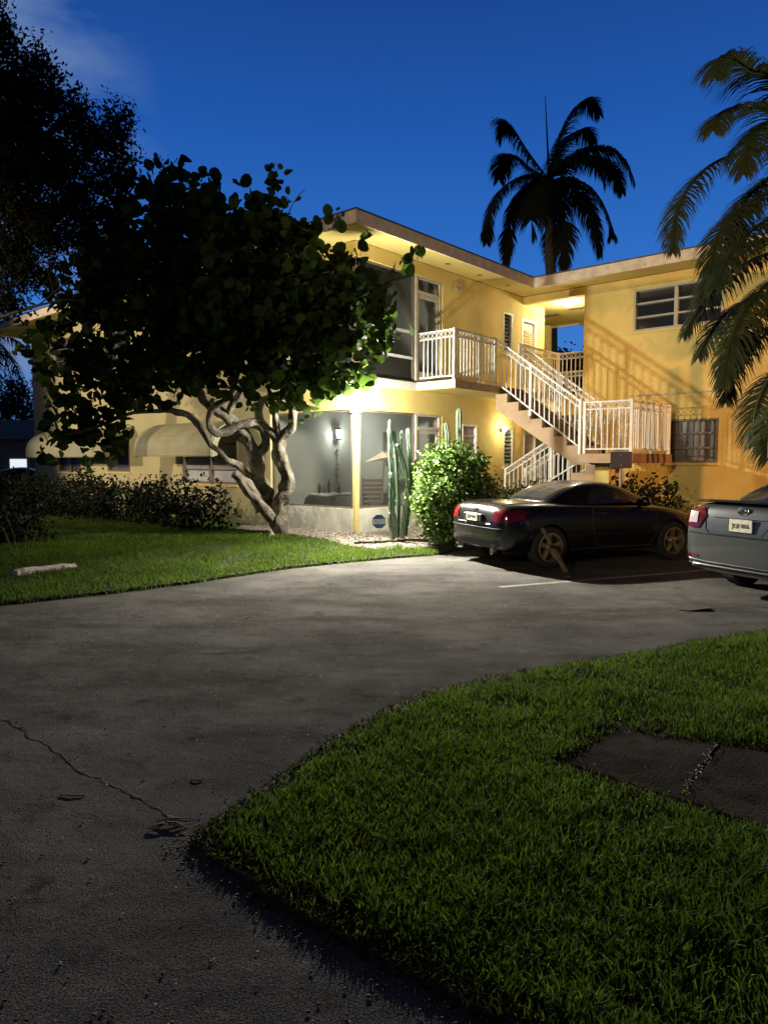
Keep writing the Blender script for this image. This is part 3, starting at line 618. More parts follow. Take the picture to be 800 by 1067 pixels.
MB().lathe([(.055, -.13), (.08, .07)], (0, -.12, 0), 8).build('globe', M['bulbs'], ln)
lamp('POINT', 'lantern', W(2.0, -2.28, 2.22), P_LANTERN, (.92, .96, .9), None, .06)
# street lamps beyond the frame (their light reaches the scene), plus an added fill
lamp('SPOT', 'street_orange', (14, 0, 4.8), P_ORANGE, (1, .47, .16), None, .12, (9.6, 14.2, 2.4), 42, .7)
lamp('SPOT', 'street_left', (-20, 13.5, 5.2), P_LEFT, (1, .84, .62), None, .15, (-6.0, 18.5, 3.7), 50, .5)
lamp('POINT', 'street_warm', (-13, -6, 7), P_WARM, (1, .74, .48), None, .2)
lamp('SPOT', 'street_west', (-13.6, .6, 5.6), 7000, (1, .82, .58), None, .08, (-6.2, 18.6, 4.4), 32, .7)
lamp('SPOT', 'front_fill', (-9, -12, 7.5), 7500, (1, .80, .50), None, .3, (6.5, 16.5, 5.2), 32, .8)  # added front fill to brighten roof edge, wing wall and crown
# ------------------------------------------------------------------ trees and plants
def limbs(mb, paths, n=14, lump=.75):
    for p in paths:
        a, r = smooth_path(p, 7); mb.tube(a, r, n, lump=lump)
def P3(l): return [(*at(px, py, D), r) for px, py, D, r in l]
tr = empty('sea_grape_tree', (-2.0, 13.7, .15), 0, 'sea grape tree with twisted pale trunk and broad round leaves in front of the porch', 'tree')
inv = tr.matrix_basis.inverted()
def child(o, root): o.parent = root; o.location = -Vector(root.location); return o
mb = MB(); limbs(mb, [P3(l) for l in [
 [(298, 563, 13.6, .20), (293, 545, 13.65, .15), (292, 528, 13.7, .125), (299, 505, 13.7, .13), (294, 484, 13.65, .11), (290, 470, 13.6, .115), (292, 458, 13.6, .10), (303, 447, 13.55, .085), (306, 432, 13.5, .08), (302, 416, 13.4, .075), (294, 400, 13.2, .07), (280, 370, 12.9, .06), (262, 320, 12.7, .045), (255, 270, 12.6, .03)],
 [(292, 560, 13.75, .14), (288, 540, 13.9, .13), (276, 520, 13.95, .19), (267, 498, 13.9, .16), (266, 474, 13.8, .13), (251, 451, 13.6, .12), (236, 434, 13.4, .11), (217, 421, 13.2, .095), (207, 408, 13.0, .085), (190, 375, 12.7, .07), (165, 320, 12.5, .05), (150, 270, 12.4, .03)],
 [(266, 476, 13.8, .085), (276, 462, 13.7, .08), (275, 447, 13.6, .075), (261, 440, 13.5, .085), (243, 446, 13.4, .08), (226, 451, 13.3, .07), (217, 440, 13.2, .06), (222, 425, 13.1, .055), (240, 412, 13.0, .05), (250, 380, 12.8, .04)],
 [(294, 462, 13.6, .08), (283, 452, 13.6, .08), (270, 437, 13.6, .075), (271, 420, 13.5, .065), (284, 412, 13.4, .055), (298, 405, 13.3, .05), (320, 370, 12.9, .045), (350, 330, 12.4, .035), (385, 300, 12.0, .02)],
 [(262, 502, 13.85, .07), (251, 487, 13.6, .065), (238, 480, 13.4, .05), (228, 470, 13.2, .05), (219, 462, 13.1, .055), (208, 444, 12.9, .055), (196, 432, 12.8, .055), (180, 428, 12.7, .05), (160, 418, 12.5, .045), (130, 400, 12.4, .035), (95, 380, 12.3, .02)],
 [(274, 530, 13.8, .13), (258, 508, 13.6, .11), (248, 498, 13.5, .09), (243, 494, 13.45, .085)],
 [(290, 548, 13.7, .10), (270, 525, 13.45, .09), (256, 510, 13.35, .06), (251, 500, 13.3, .03)],
 [(236, 434, 13.4, .06), (246, 415, 13.2, .055), (262, 395, 13.0, .05), (300, 340, 12.6, .04), (322, 300, 12.3, .02)],
 [(292, 458, 13.6, .06), (287, 440, 13.5, .055), (290, 420, 13.4, .05), (310, 400, 13.0, .045), (340, 390, 12.4, .035), (365, 390, 12.1, .02)],
 [(180, 428, 12.7, .04), (140, 430, 12.4, .03), (100, 445, 12.1, .025), (60, 455, 11.9, .015)],
 [(255, 275, 12.6, .03), (268, 230, 12.5, .02), (283, 195, 12.4, .01)],
 [(290, 280, 12.3, .015), (300, 225, 12.3, .01), (310, 205, 12.3, .007), (318, 197, 12.3, .004)]]])
child(mb.build('trunk', M['bark'], None, smooth=True), tr)
def lob(l, sc=1): return [(at(px, py, D), r * D / F * sc) for px, py, D, r in l]
GL = lob([(105, 268, 12.5, 34), (140, 222, 12.5, 40), (185, 215, 12.4, 38), (225, 232, 12.4, 45), (268, 232, 12.3, 38), (300, 262, 12.2, 38), (335, 280, 12.0, 34), (370, 305, 11.8, 30),
 (395, 318, 11.7, 24), (110, 320, 12.6, 42), (160, 300, 12.6, 60), (220, 310, 12.6, 65), (280, 320, 12.5, 60), (335, 345, 12.2, 46), (375, 360, 11.9, 26), (80, 365, 12.5, 36), (130, 380, 12.5, 42), (190, 370, 12.6, 50),
 (250, 375, 12.7, 45), (305, 385, 12.5, 32), (345, 395, 12.3, 26), (60, 400, 12.3, 28), (100, 425, 12.2, 28), (150, 408, 12.4, 26), (70, 440, 12.1, 18), (100, 465, 12.1, 16), (200, 235, 12.3, 40), (250, 290, 12.2, 60), (300, 350, 13.2, 50), (200, 340, 13.3, 60), (140, 270, 13.3, 45), (365, 335, 12.6, 30), (265, 400, 12.4, 16), (225, 400, 12.4, 15)])
GL += lob([(345, 398, 12.75, 26), (315, 402, 13.0, 24), (372, 398, 12.8, 16), (295, 412, 13.0, 16), (40, 350, 12.3, 18), (28, 365, 12.3, 12), (55, 455, 12.2, 14), (85, 448, 12.2, 20), (120, 445, 12.3, 18), (88, 300, 12.4, 22), (70, 335, 12.3, 18), (160, 192, 12.4, 16), (210, 196, 12.4, 15), (280, 212, 12.4, 16), (315, 240, 12.2, 15)])
GL = [((c[0], c[1], c[2] - (.10 if c[2] > 5 else 0)), r * .95) for c, r in GL]
Pg, _ = lobes(GL, 1180, 8, .12)
mbs = MB(); SH = []
for _ in range(75):
    c, r0 = GL[rng.integers(len(GL))]
    if c[2] < 3.6: continue
    d = np.array([rng.normal() * .8, rng.normal() * .4, abs(rng.normal()) + .5]); d /= np.linalg.norm(d); a_ = np.array(c) + d * r0 * .8; L_ = rng.uniform(.3, .62)
    mbs.tube([a_, a_ + d * L_ * .5, a_ + d * L_ + np.array([0, 0, .04])], [.008, .005, .003], 4)
    for k in range(7): SH.append(a_ + d * L_ * (k + 1) / 6.5 + rng.normal(size=3) * .055)
child(mbs.build('twigs', M['dbark'], None), tr); Pg = np.concatenate([Pg, np.array(SH)])
tips = [(283, 178, 12.4), (281, 190, 12.4), (285, 200, 12.4), (279, 207, 12.4), (195, 172, 12.4), (194, 182, 12.4), (224, 182, 12.4), (221, 192, 12.4), (430, 266, 11.7), (437, 262, 11.7), (423, 268, 11.7), (417, 275, 11.7), (410, 282, 11.7), (427, 274, 11.7), (405, 300, 11.7), (403, 345, 11.7), (411, 352, 11.7), (398, 352, 11.7), (405, 356, 11.7), (330, 238, 12.2), (352, 235, 12.2), (384, 243, 12), (248, 185, 12.4), (170, 190, 12.4), (45, 470, 12.1), (52, 480, 12.1), (48, 448, 12.1), (90, 482, 12), (115, 478, 12), (330, 418, 12.1), (345, 425, 12.1), (322, 430, 12.1), (348, 437, 12.1), (337, 444, 12.1), (355, 415, 12.0), (366, 408, 11.95), (388, 400, 12)]
Pt = np.concatenate([np.array(at(*t))[None, :] + rng.normal(size=(3, 3)) * .05 for t in tips])
PG = np.concatenate([Pg, Pt]); keep = np.ones(len(PG), bool); fp = np.array(FLOOD); vq = PG - fp; dq = np.linalg.norm(vq, axis=1)
for tx in ((.8, 3.2, 0), (-.6, 2.4, 0), (2.4, 4.5, 0), (-2.2, 4.5, 0), (0, 8, 0), (3.5, 7, 0), (-3.2, 7, 0), (-2, 10.5, 0), (-4.5, 9, 0), (-1, 11.5, 0)):      # leaves dropped so the flood's beam reaches drive and lawn
    tv = np.array(tx) - fp; tv /= np.linalg.norm(tv); keep &= ~(((vq @ tv) / dq > .955) & (dq < 4.0))
PG = PG[keep]
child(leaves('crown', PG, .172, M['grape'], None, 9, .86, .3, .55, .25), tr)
# big fine leaved tree at the far left
t2_ = empty('fine_leaved_tree', (-8.6, 12.2, 0), 0, 'tall dark fine leaved tree reaching in over the upper left of the view', 'tree')
mb = MB(); limbs(mb, [[(-8.6, 12.2, -.1, .28), (-8.5, 12.2, 1.5, .22), (-8.3, 12.1, 3, .18), (-8.0, 12, 4.5, .15), (-7.6, 11.9, 6, .11), (-7.2, 11.8, 8, .06), (-6.9, 11.7, 9.5, .02)]] + [P3(l) for l in [
 [(-60, 330, 12, .11), (-20, 250, 12, .09), (20, 180, 12, .06), (60, 130, 12, .04), (95, 110, 12, .015)], [(-60, 330, 12, .09), (-10, 290, 12, .06), (40, 240, 12, .045), (90, 190, 12, .03), (130, 160, 12, .012)],
 [(-60, 340, 12, .07), (0, 330, 11.8, .035), (40, 318, 11.8, .02), (75, 312, 11.8, .012), (98, 322, 11.8, .006)], [(40, 318, 11.8, .012), (62, 300, 11.8, .01), (85, 280, 11.8, .006), (92, 262, 11.8, .003)], [(75, 312, 11.8, .008), (84, 296, 11.8, .006), (100, 285, 11.8, .003)], [(60, 318, 11.8, .01), (52, 290, 11.8, .006), (48, 270, 11.8, .004)], [(62, 300, 11.8, .007), (58, 285, 11.8, .005), (66, 272, 11.8, .003)]]], 7)
child(mb.build('trunk', M['dbark'], None, smooth=True), t2_)
FL = lob([(8, 30, 12, 16), (-40, 60, 12, 60), (20, 85, 12, 36), (45, 70, 12, 16), (52, 100, 12, 26), (30, 130, 12, 40), (80, 125, 12, 26), (115, 125, 12, 18), (100, 150, 12, 32), (130, 155, 12, 17), (60, 175, 12, 46), (115, 185, 12, 22), (0, 180, 12, 60), (85, 215, 12, 34), (40, 235, 12, 42), (75, 252, 12, 20), (-10, 260, 12, 50), (25, 280, 12, 30), (55, 285, 12, 16), (5, 318, 12, 24), (-40, 330, 12, 40), (40, 40, 12, 8), (-30, 10, 12, 40), (-60, 160, 12, 90)], 1)
Pf, cl_ = lobes(FL, 1250, 66, .10, shell=.2)
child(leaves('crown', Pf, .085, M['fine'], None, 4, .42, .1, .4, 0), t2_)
# palms
def frond(mb, pts, leafl, m=None, n=46, w=.035, droop=.75, side=1.0, segs=3, twist=0, start=.08):
    path, rr = smooth_path([(*p, .03 * (1 - i / len(pts)) + .006) for i, p in enumerate(pts)], 8); mb.tube(path, rr, 5)
    L_ = len(path) - 1
    for k in range(n):
        f = start + (1 - start) * (k + rng.random() * .6) / n; i = min(int(f * L_), L_ - 1); p = path[i].lerp(path[i + 1], f * L_ - i); t = (path[i + 1] - path[i]).normalized()
        sd = t.cross(Vector((0, 0, 1)));
        if sd.length < .15: sd = t.cross(Vector((0, 1, 0)))
        sd.normalize(); ll = leafl * (.22 + .78 * max(0, math.sin(min(1, f * .92 + .10) * math.pi)) ** .6) * rng.uniform(.85, 1.1)
        for s_ in (-1, 1):
            d = (sd * s_ * side + t * rng.uniform(.45, .8) + Vector((0, 0, rng.uniform(-.05, .25)))).normalized(); d = (d + t * max(0, f - .7) * 3.5).normalized(); q = p.copy(); ww = w * rng.uniform(.8, 1.15); nrm_ = d.cross(t).normalized(); wd = d.cross(nrm_).normalized(); b = len(mb.v)
            for j in range(segs + 1):
                e = ww * (1 - (j / segs) ** 1.6) * .5 + .001; mb.v += [tuple(q + wd * e), tuple(q - wd * e)]
                if j: a = b + 2 * j; mb.f.append((a - 2, a - 1, a + 1, a))
                d = (d + Vector((0, 0, -droop * (j + .6) / segs * rng.uniform(.7, 1.2)))).normalized(); q = q + d * ll / segs
def palm_tree(name, label, base, crown, fr, leafl, mleaf, mtrunk, r0, r1, w, n, droop, spear=None, shaft=True):
    root = empty(name, base, 0, label, 'palm tree'); mb = MB(); base = Vector(base); crown = Vector(crown)
    pts = [(*(base.lerp(crown, t) + Vector((math.sin(t * 3) * .05, 0, -.1 if t == 0 else 0))), r0 * (1 - t) + r1 * t) for t in (0, .15, .4, .7, .93, 1)]
    limbs(mb, [pts], 10, .08); child(mb.build('trunk', mtrunk, None, smooth=True), root)
    if shaft:
        child(MB().tube([crown + Vector((0, 0, -.7)), crown + Vector((0, 0, -.2)), crown + Vector((0, 0, .35))], [r1 * 1.1, r1 * 1.35, r1 * .4], 10).build('crownshaft', M['palmd'], None, smooth=True), root)
    if spear: child(MB().tube([crown, spear], [.05, .012], 6).build('spear_leaf', mleaf, None), root)
    for p in fr:
        mb = MB(); frond(mb, [tuple(q) for q in p], leafl, n=n, w=w, droop=droop); child(mb.build('frond', mleaf, None), root)
    return root
C = at(572, 188, 28)
def fr2(*l): return [C] + [at(px, py, 28 + dd) for px, py, dd in l]
fronds = [fr2((550, 158, .3), (533, 132, .5), (524, 128, .7), (519, 143, .8)), fr2((582, 148, .2), (598, 114, .4), (612, 104, .6), (624, 118, .8)), fr2((600, 160, -.5), (630, 154, -1), (650, 165, -1.3), (661, 190, -1.4)),
          fr2((596, 166, .8), (620, 165, 1.6), (640, 178, 2), (648, 200, 2.2)), fr2((598, 186, -.6), (620, 200, -1), (634, 225, -1.2), (638, 247, -1.3)), fr2((592, 190, .5), (608, 208, 1), (620, 235, 1.2), (625, 266, 1.3)),
          fr2((550, 182, -.4), (524, 195, -.8), (511, 218, -1), (507, 252, -1.1)), fr2((556, 190, .6), (538, 208, 1), (530, 235, 1.2), (527, 276, 1.2)), fr2((562, 190, -.8), (555, 205, -1.3), (553, 225, -1.5), (557, 246, -1.5)),
          fr2((578, 195, -.9), (584, 215, -1.3), (588, 245, -1.4), (588, 284, -1.4)), fr2((570, 192, .9), (572, 215, 1.3), (575, 245, 1.4), (573, 270, 1.4)), fr2((590, 170, -1), (606, 162, -1.8), (622, 172, -2.3), (630, 190, -2.4)), fr2((545, 170, 1), (530, 160, 1.8), (522, 172, 2.2), (520, 185, 2.3)), fr2((583, 160, 1), (596, 140, 1.8), (608, 135, 2.2), (618, 148, 2.4))]
palm_tree('coconut_palm', 'tall dark palm with drooping fronds rising behind the roof', (C.x + .3, 28, 0), C, fronds, 1.05, M['palmd'], M['dbark'], .26, .20, .075, 130, .95, at(568, 100, 28))
# clump palm at the right edge
B0 = Vector((7.7, 11.4, .15)); CR = Vector((7.1, 10.9, 4.6))
AP = [[(860, 180), (815, 100), (780, 72), (752, 58), (745, 80)], [(860, 210), (812, 130), (775, 112), (750, 118), (743, 135)], [(870, 230), (820, 165), (770, 160), (730, 180), (705, 220), (701, 262)], [(870, 250), (815, 205), (775, 215), (748, 245), (740, 285)],
      [(870, 300), (820, 262), (775, 275), (740, 305), (712, 350)], [(870, 310), (825, 285), (790, 305), (765, 345), (752, 400)], [(870, 370), (830, 335), (790, 345), (765, 372), (756, 418)], [(875, 400), (835, 372), (805, 392), (788, 425), (784, 462)], [(880, 420), (845, 400), (818, 420), (803, 450), (800, 478)],
      [(860, 230), (820, 190), (790, 195), (770, 220), (765, 255)], [(868, 270), (826, 225), (790, 235), (762, 262), (745, 300)], [(860, 215), (822, 140), (795, 130), (780, 150), (775, 180)], [(868, 320), (822, 300), (780, 312), (748, 335), (728, 372)], [(868, 290), (824, 255), (784, 252), (752, 272), (728, 312)], [(872, 355), (828, 320), (796, 322), (772, 350), (762, 385)]]
fr_ = [[CR + Vector((0, 0, -.3 * (i > 4)))] + [at(px, py, 10.2 + .25 * ((i * 7) % 5 - 2) - .25 * k) for k, (px, py) in enumerate(l[1:])] for i, l in enumerate(AP)]
for a in range(6): aa = -1.3 + a * .5; fr_.append([CR, CR + Vector((math.cos(aa) * .8 + .5, math.sin(aa) * .8 + .3, .7)), CR + Vector((math.cos(aa) * 1.7 + .7, math.sin(aa) * 1.7 + .4, .6)), CR + Vector((math.cos(aa) * 2.3 + .8, math.sin(aa) * 2.3 + .5, -.3))])
ar = palm_tree('clump_palm', 'green palm arching in from the right edge in front of the orange lit wall', B0, CR, fr_, .60, M['palm'], M['bark'], .09, .07, .026, 130, .75, None, False)
for dx, dy, tx, ty in ((.5, -.3, .7, -.5), (.3, .5, .2, .9), (-.25, .3, -.5, .5), (.9, .3, 1.5, .6), (.7, .9, 1.2, 1.6)):
    a = B0 + Vector((dx, dy, -.1)); b = CR + Vector((tx, ty, -.6)); mb = MB(); limbs(mb, [[(*a, .07), (*a.lerp(b, .5), .06), (*b, .05)]], 8, .05); child(mb.build('trunk', M['bark'], None, smooth=True), ar)
# far left palm and background trees
C3 = at(-14, 352, 27)
f3 = [[C3] + [at(px, py, 27 + d_) for px, py in l] for d_, l in ((0, [(5, 350), (22, 358), (34, 372)]), (.5, [(2, 360), (18, 385), (26, 410)]), (-.5, [(8, 340), (25, 342), (37, 350)]), (.8, [(-8, 380), (2, 410), (6, 430)]), (-.8, [(0, 365), (12, 395), (14, 425)]), (.3, [(-30, 345), (-50, 360), (-60, 390)]), (1, [(-14, 330), (-4, 318), (10, 322)]))]
palm_tree('small_palm', 'dark palm beyond the left end of the building', (C3.x - .3, 27, 0), C3, f3, .9, M['palmd'], M['dbark'], .2, .15, .06, 36, .8)
def bush(name, label, cat, base, ls, ncl, nl, cr_, size, m, n=5, asp=.6, stems=5, group=None, up=.3, shell=.5):
    root = empty(name, base, 0, label, cat, group); P, cl = lobes(ls, ncl, nl, cr_, shell=shell); P = P[P[:, 2] > base[2] + .03]
    child(leaves('foliage', P, size, m, None, n, asp, up, .4, .08), root); mb = MB()
    for i in range(stems):
        c, r = ls[i % len(ls)]; b = Vector(base) + Vector((rng.uniform(-.25, .25) * r, rng.uniform(-.25, .25) * r, -.05))
        if len(ls) > 3: b = Vector((c[0] + rng.uniform(-.1, .1), c[1] + rng.uniform(-.1, .1), base[2] - .05))
        e = Vector(c) + Vector(rng.uniform(-.5, .5, 3)) * r; mb.tube([b, b.lerp(e, .5) + Vector((rng.uniform(-.06, .06), rng.uniform(-.06, .06), 0)), e], [.028, .02, .008], 6)
    child(mb.build('stem', M['dbark'], None), root); return root
bush('round_shrub', 'bright variegated round shrub beside the black car', 'shrub', (1.22, 12.95, .15), [((1.20, 12.95, 1.15), .66), ((1.02, 12.8, .75), .5), ((1.45, 12.95, 1.35), .5), ((1.0, 12.95, 1.5), .42), ((1.3, 12.8, .7), .55), ((1.65, 13.0, 1.0), .42), ((1.3, 12.95, 1.62), .36), ((1.1, 12.7, .45), .42), ((1.5, 12.85, .5), .42), ((.85, 12.75, 1.05), .35)], 900, 16, .085, .072, M['bush'], 6, .55, 9, up=.35, shell=.7)
HL = []
for i in range(12):
    d = 2.9 + i * 1.05; p = K - e1 * (1.55 + .2 * math.sin(i * 2.1)) - e2 * d; HL.append(((p.x, p.y, .60 + .1 * math.sin(i * 1.7)), .68 + .06 * math.sin(i * 3)))
for k, (a, b, lab) in enumerate(((0, 4, 'dark hedge under the right awning window of the left facade'), (4, 8, 'dark hedge in the middle of the left facade between the awnings'), (8, 12, 'dark hedge at the far left end of the left facade'))):
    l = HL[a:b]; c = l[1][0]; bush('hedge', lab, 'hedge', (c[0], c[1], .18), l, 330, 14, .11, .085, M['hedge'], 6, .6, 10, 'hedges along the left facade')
bush('low_hedge', 'leafy low hedge behind the black car in front of the stairs', 'hedge', (2.6, 14.1, .2), [((x, y, .78), .42) for x, y in ((1.95, 14.0), (2.35, 14.1), (2.75, 14.1), (3.15, 14.2), (3.55, 14.3))], 300, 14, .09, .07, M['shrub'], 5, .5, 8)
bush('dark_shrub', 'dark leafy shrub in front of the yellow wall right of the parking sign', 'shrub', (4.9, 13.9, .2), [((4.55, 13.8, .88), .38), ((4.95, 13.95, .95), .42), ((5.35, 13.9, .85), .42), ((4.3, 13.7, .75), .3), ((5.15, 13.75, .6), .4)], 150, 12, .10, .09, M['hedge'], 5, .6, 8)
for k, (x, y, r, lab) in enumerate(((-8.2, 12.6, .8, 'dark shrub at the left edge of the lawn'), (-6.6, 12.2, .7, 'dark shrub on the lawn left of the hedge, next to the white block bed'), (-9.9, 14.6, 1.0, 'dark shrub farthest left, in front of the parked car'))):
    bush('shrub', lab, 'shrub', (x, y, .15), [((x, y, .6 * r + .1), r * .8), ((x + .5 * r, y + .1, .5 * r), r * .6), ((x - .5 * r, y, .5 * r), r * .6)], 160, 12, .12, .08, M['hedge'], 5, .6, 5, 'dark shrubs on the left lawn')
for k, (px, py, D, r, lab) in enumerate(((-10, 425, 52, 50, 'dark tree beyond the parked car at the far left edge'), (22, 418, 56, 30, 'dark tree just left of the building end'), (588, 388, 33, 20, 'tree seen through the upstairs breezeway opening, left half'), (612, 384, 36, 14, 'tree seen through the breezeway opening beside the yellow wall'))):
    c = at(px, py, D); r_ = r * D / F; rt = empty('background_tree', (c.x, c.y, 0), 0, lab, 'tree', 'trees behind the building')
    Pb, _ = lobes([(c, r_), ((c.x + r_ * .6, c.y, c.z - r_ * .5), r_ * .7), ((c.x - r_ * .6, c.y, c.z - r_ * .4), r_ * .7)], 130, 26, .25, shell=.5); child(leaves('crown', Pb, .24, M['shrub'] if k > 1 else M['fine'], None, 5, .45, .2, .4), rt)
    mb = MB(); limbs(mb, [[(c.x, c.y, -.1, .22), (c.x + .1, c.y, c.z * .5, .16), (c.x, c.y, c.z, .05)]], 8); child(mb.build('trunk', M['dbark'], None), rt)
# cactus
ca = empty('column_cactus', (.33, 13.2, .17), 0, 'tall ribbed column cactus with several arms beside the porch screen', 'cactus')
def cact(mb, pts, r):
    path, rr = smooth_path([(*p, r) for p in pts], 7); n = len(path); b = len(mb.v); m_ = 16
    ref = Vector((1, 0, 0))
    for i, p in enumerate(path):
        d = (path[min(i + 1, n - 1)] - path[max(i - 1, 0)]).normalized(); rf = (ref - d * ref.dot(d)).normalized(); o = d.cross(rf); f = i / (n - 1); q = r * (1 if f < .9 else max(.15, math.sqrt(max(0, 1 - ((f - .9) / .1) ** 2)))) * (1 + .05 * math.sin(i * 1.9))
        for k in range(m_):
            a = 2 * math.pi * k / m_; e = q * (1.12 if k % 2 else .78); mb.v.append(tuple(p + (rf * math.cos(a) + o * math.sin(a)) * e))
    for i in range(n - 1):
        for k in range(m_): a0 = b + i * m_ + k; a1 = b + i * m_ + (k + 1) % m_; mb.f.append((a0, a1, a1 + m_, a0 + m_))
    mb.f.append(tuple(b + (n - 1) * m_ + k for k in range(m_)))
arms = [[(409, 562, 13.2), (409, 530, 13.2), (408, 500, 13.2), (406, 465, 13.2), (406, 437, 13.2)], [(414, 560, 13.3), (415, 530, 13.3), (414, 490, 13.3), (412, 470, 13.3), (410, 448, 13.25)], [(419, 561, 13.2), (421, 530, 13.2), (424, 500, 13.2), (420, 480, 13.15), (413, 462, 13.1)],
        [(422, 558, 13.4), (427, 520, 13.4), (428, 490, 13.4), (426, 465, 13.4), (425, 446, 13.4)], [(412, 560, 13.1), (411, 540, 13.05), (407, 528, 13.05), (407, 505, 13.05), (407, 492, 13.05)], [(425, 530, 13.3), (430, 515, 13.25), (432, 495, 13.25), (434, 478, 13.25)], [(411, 555, 13.15), (407, 548, 13.1), (406, 540, 13.1), (407, 534, 13.1)], [(417, 500, 13.2), (417, 475, 13.2), (418, 448, 13.2)]]
for i, l in enumerate(arms): mb = MB(); cact(mb, [tuple(at(*p)) for p in l], .040 if i not in (5, 7) else .034); child(mb.build('arm', M['cactus'], None), ca)
c2 = empty('column_cactus', (1.05, 13.9, .2), 0, 'slender column cactus standing up behind the round shrub', 'cactus')
for l, r in (([(478, 540, 13.9), (479, 490, 13.9), (478, 450, 13.9), (478, 425, 13.9)], .055), ([(468, 540, 13.7), (467, 490, 13.7), (466, 455, 13.7), (464, 440, 13.7)], .045)):
    mb = MB(); cact(mb, [tuple(at(*p)) for p in l], r); child(mb.build('arm', M['cactus'], None), c2)
# stone bed, edging, debris
def chips(name, P, size, m, lab, cat, flat=.5):
    P = np.asarray(P); k = len(P); B = np.array([(-1, -1, -1), (1, -1, -1), (1, 1, -1), (-1, 1, -1), (-.7, -.7, 1), (.8, -.6, 1), (.6, .8, 1), (-.8, .6, 1)], float); a = rng.uniform(0, 6.28, k); c, s = np.cos(a), np.sin(a)
    sc = size * rng.uniform(.5, 1.3, (k, 3)) / 2; sc[:, 2] *= flat; V = B[None] * sc[:, None, :] * rng.uniform(.8, 1.2, (k, 8, 3)); x = V[..., 0] * c[:, None] - V[..., 1] * s[:, None]; y = V[..., 0] * s[:, None] + V[..., 1] * c[:, None]
    V = np.stack([x, y, V[..., 2]], -1) + P[:, None, :]; Fq = np.array([(0, 3, 2, 1), (4, 5, 6, 7), (0, 1, 5, 4), (1, 2, 6, 5), (2, 3, 7, 6), (3, 0, 4, 7)]); Fc = (np.arange(k)[:, None, None] * 8 + Fq[None]).reshape(-1, 4)
    return tag(fastmesh(name, V.reshape(-1, 3), [Fc], m), lab, cat, kind='stuff')
Pc = []
for _ in range(26000):
    x = rng.uniform(-3.4, 2.2); y = rng.uniform(11.9, 15.5); q = Vector((x, y, 0)) - K; fd = -q.dot(e1); td = q.dot(e2); v = verge_h(x, y)
    inb = (0 < fd < 1.05 + .08 * math.sin(x * 7) and td < 1.4 and x > -3.1) or (0 < td < 1.5 and fd < .9) or (x > .3 and v > .45)
    if inb and v > .3 and (td > 0 or fd > 0): Pc.append((x, y, hgt_v(v) + .006))
chips('stone_bed', Pc, .045, M['stone'], 'pale stone chips in the bed round the porch and cactus', 'gravel')
Pl = [];
for _ in range(1500):
    x = rng.uniform(.2, 2.4); y = rng.uniform(12.2, 13.6); v = verge_h(x, y)
    if v > .2: Pl.append((x, y, hgt_v(v) + .012))
for _ in range(420):      # along lawn edges
    i = rng.integers(6, 22); a = LAWN[i]; b = LAWN[i + 1]; t = rng.random(); o_ = rng.normal(0, .05); x = a[0] * (1 - t) + b[0] * t + o_ - .03; y = a[1] * (1 - t) + b[1] * t + o_ * .5; Pl.append((x, y, .01 if not in_poly(x, y, LAWN) else .03))
Pk = []
for _ in range(520):
    y = 1.8 + 9 * rng.random() ** 1.5; x = rng.uniform(-.6 * y - .3, .3 * y); 
    if not in_poly(x, y, LAWN) and verge_h(x, y) < 0: Pl.append((x, y, .006))
for _ in range(260):
    y = 2 + 4.5 * rng.random(); x = rng.uniform(-.6, 3)
    if in_poly(x, y, LAWN): Pl.append((x, y, .055))
chips('leaf_litter', Pl, .011, M['litter'], 'brown bits of dry leaf and twig scattered on the drive and lawn edges', 'leaf litter', .3)
for _ in range(160):
    y = 1.9 + 7 * rng.random() ** 1.4; x = rng.uniform(-.55 * y, .4 * y); Pk.append((x, y, .006 if not in_poly(x, y, LAWN) else .05))
for _ in range(60): Pk.append((1.60 + .10 * rng.normal() * .3 - .0, 3.5 + .0, .046)); x, y, z = Pk[-1]; t = rng.random(); Pk[-1] = (1.40 + .45 * t + rng.normal() * .012, 3.24 + .60 * t + rng.normal() * .012, .046)
chips('pale_specks', Pk, .007, M['pale'], 'tiny pale specks of grit on the drive and paving joint', 'grit', .4)
lv = MB()
for i in range(7): a = rng.uniform(-.5, .9); c = Vector((-.93 + rng.uniform(-.05, .07), 3.03 + rng.uniform(-.04, .04), .012)); lv.tube([c - Vector((math.cos(a), math.sin(a), 0)) * .05, c + Vector((0, 0, .008)), c + Vector((math.cos(a), math.sin(a), 0)) * rng.uniform(.05, .09)], [.003, .004, .002], 5)
tag(lv.build('twig_bundle', M['dbark']), 'small dark tangle of twigs at the end of the drive crack by the lawn tip', 'twigs')
for i, (px, py, dx, lab) in enumerate(((75, 829, .06, 'thin dark curved twig on the drive left of the crack end'), (205, 813, .03, 'short dark curled twig on the drive above the lawn tip'))):
    u = (px - 400) / F; v = (533.5 - py) / F; dz = v * math.cos(TH) - math.sin(TH); kk = (.006 - HC) / dz; x, y = u * kk, (math.cos(TH) + v * math.sin(TH)) * kk
    tag(MB().tube([(x - dx, y + .01, .006), (x, y - .008, .008), (x + dx, y + .004, .006)], .004, 5).build('twig', M['dbark']), lab, 'twig')
tag(MB().add([(3.25, 6.62 + .9, .01), (3.5, 7.55, .03), (3.55, 7.7, .01), (3.3, 7.72, .035), (3.15, 7.62, .01)], [(0, 1, 2, 3, 4)]).build('dead_leaf', M['litter']), 'dark dead leaf lying on the drive between the near lawn and parking line', 'leaf')
ed = MB()
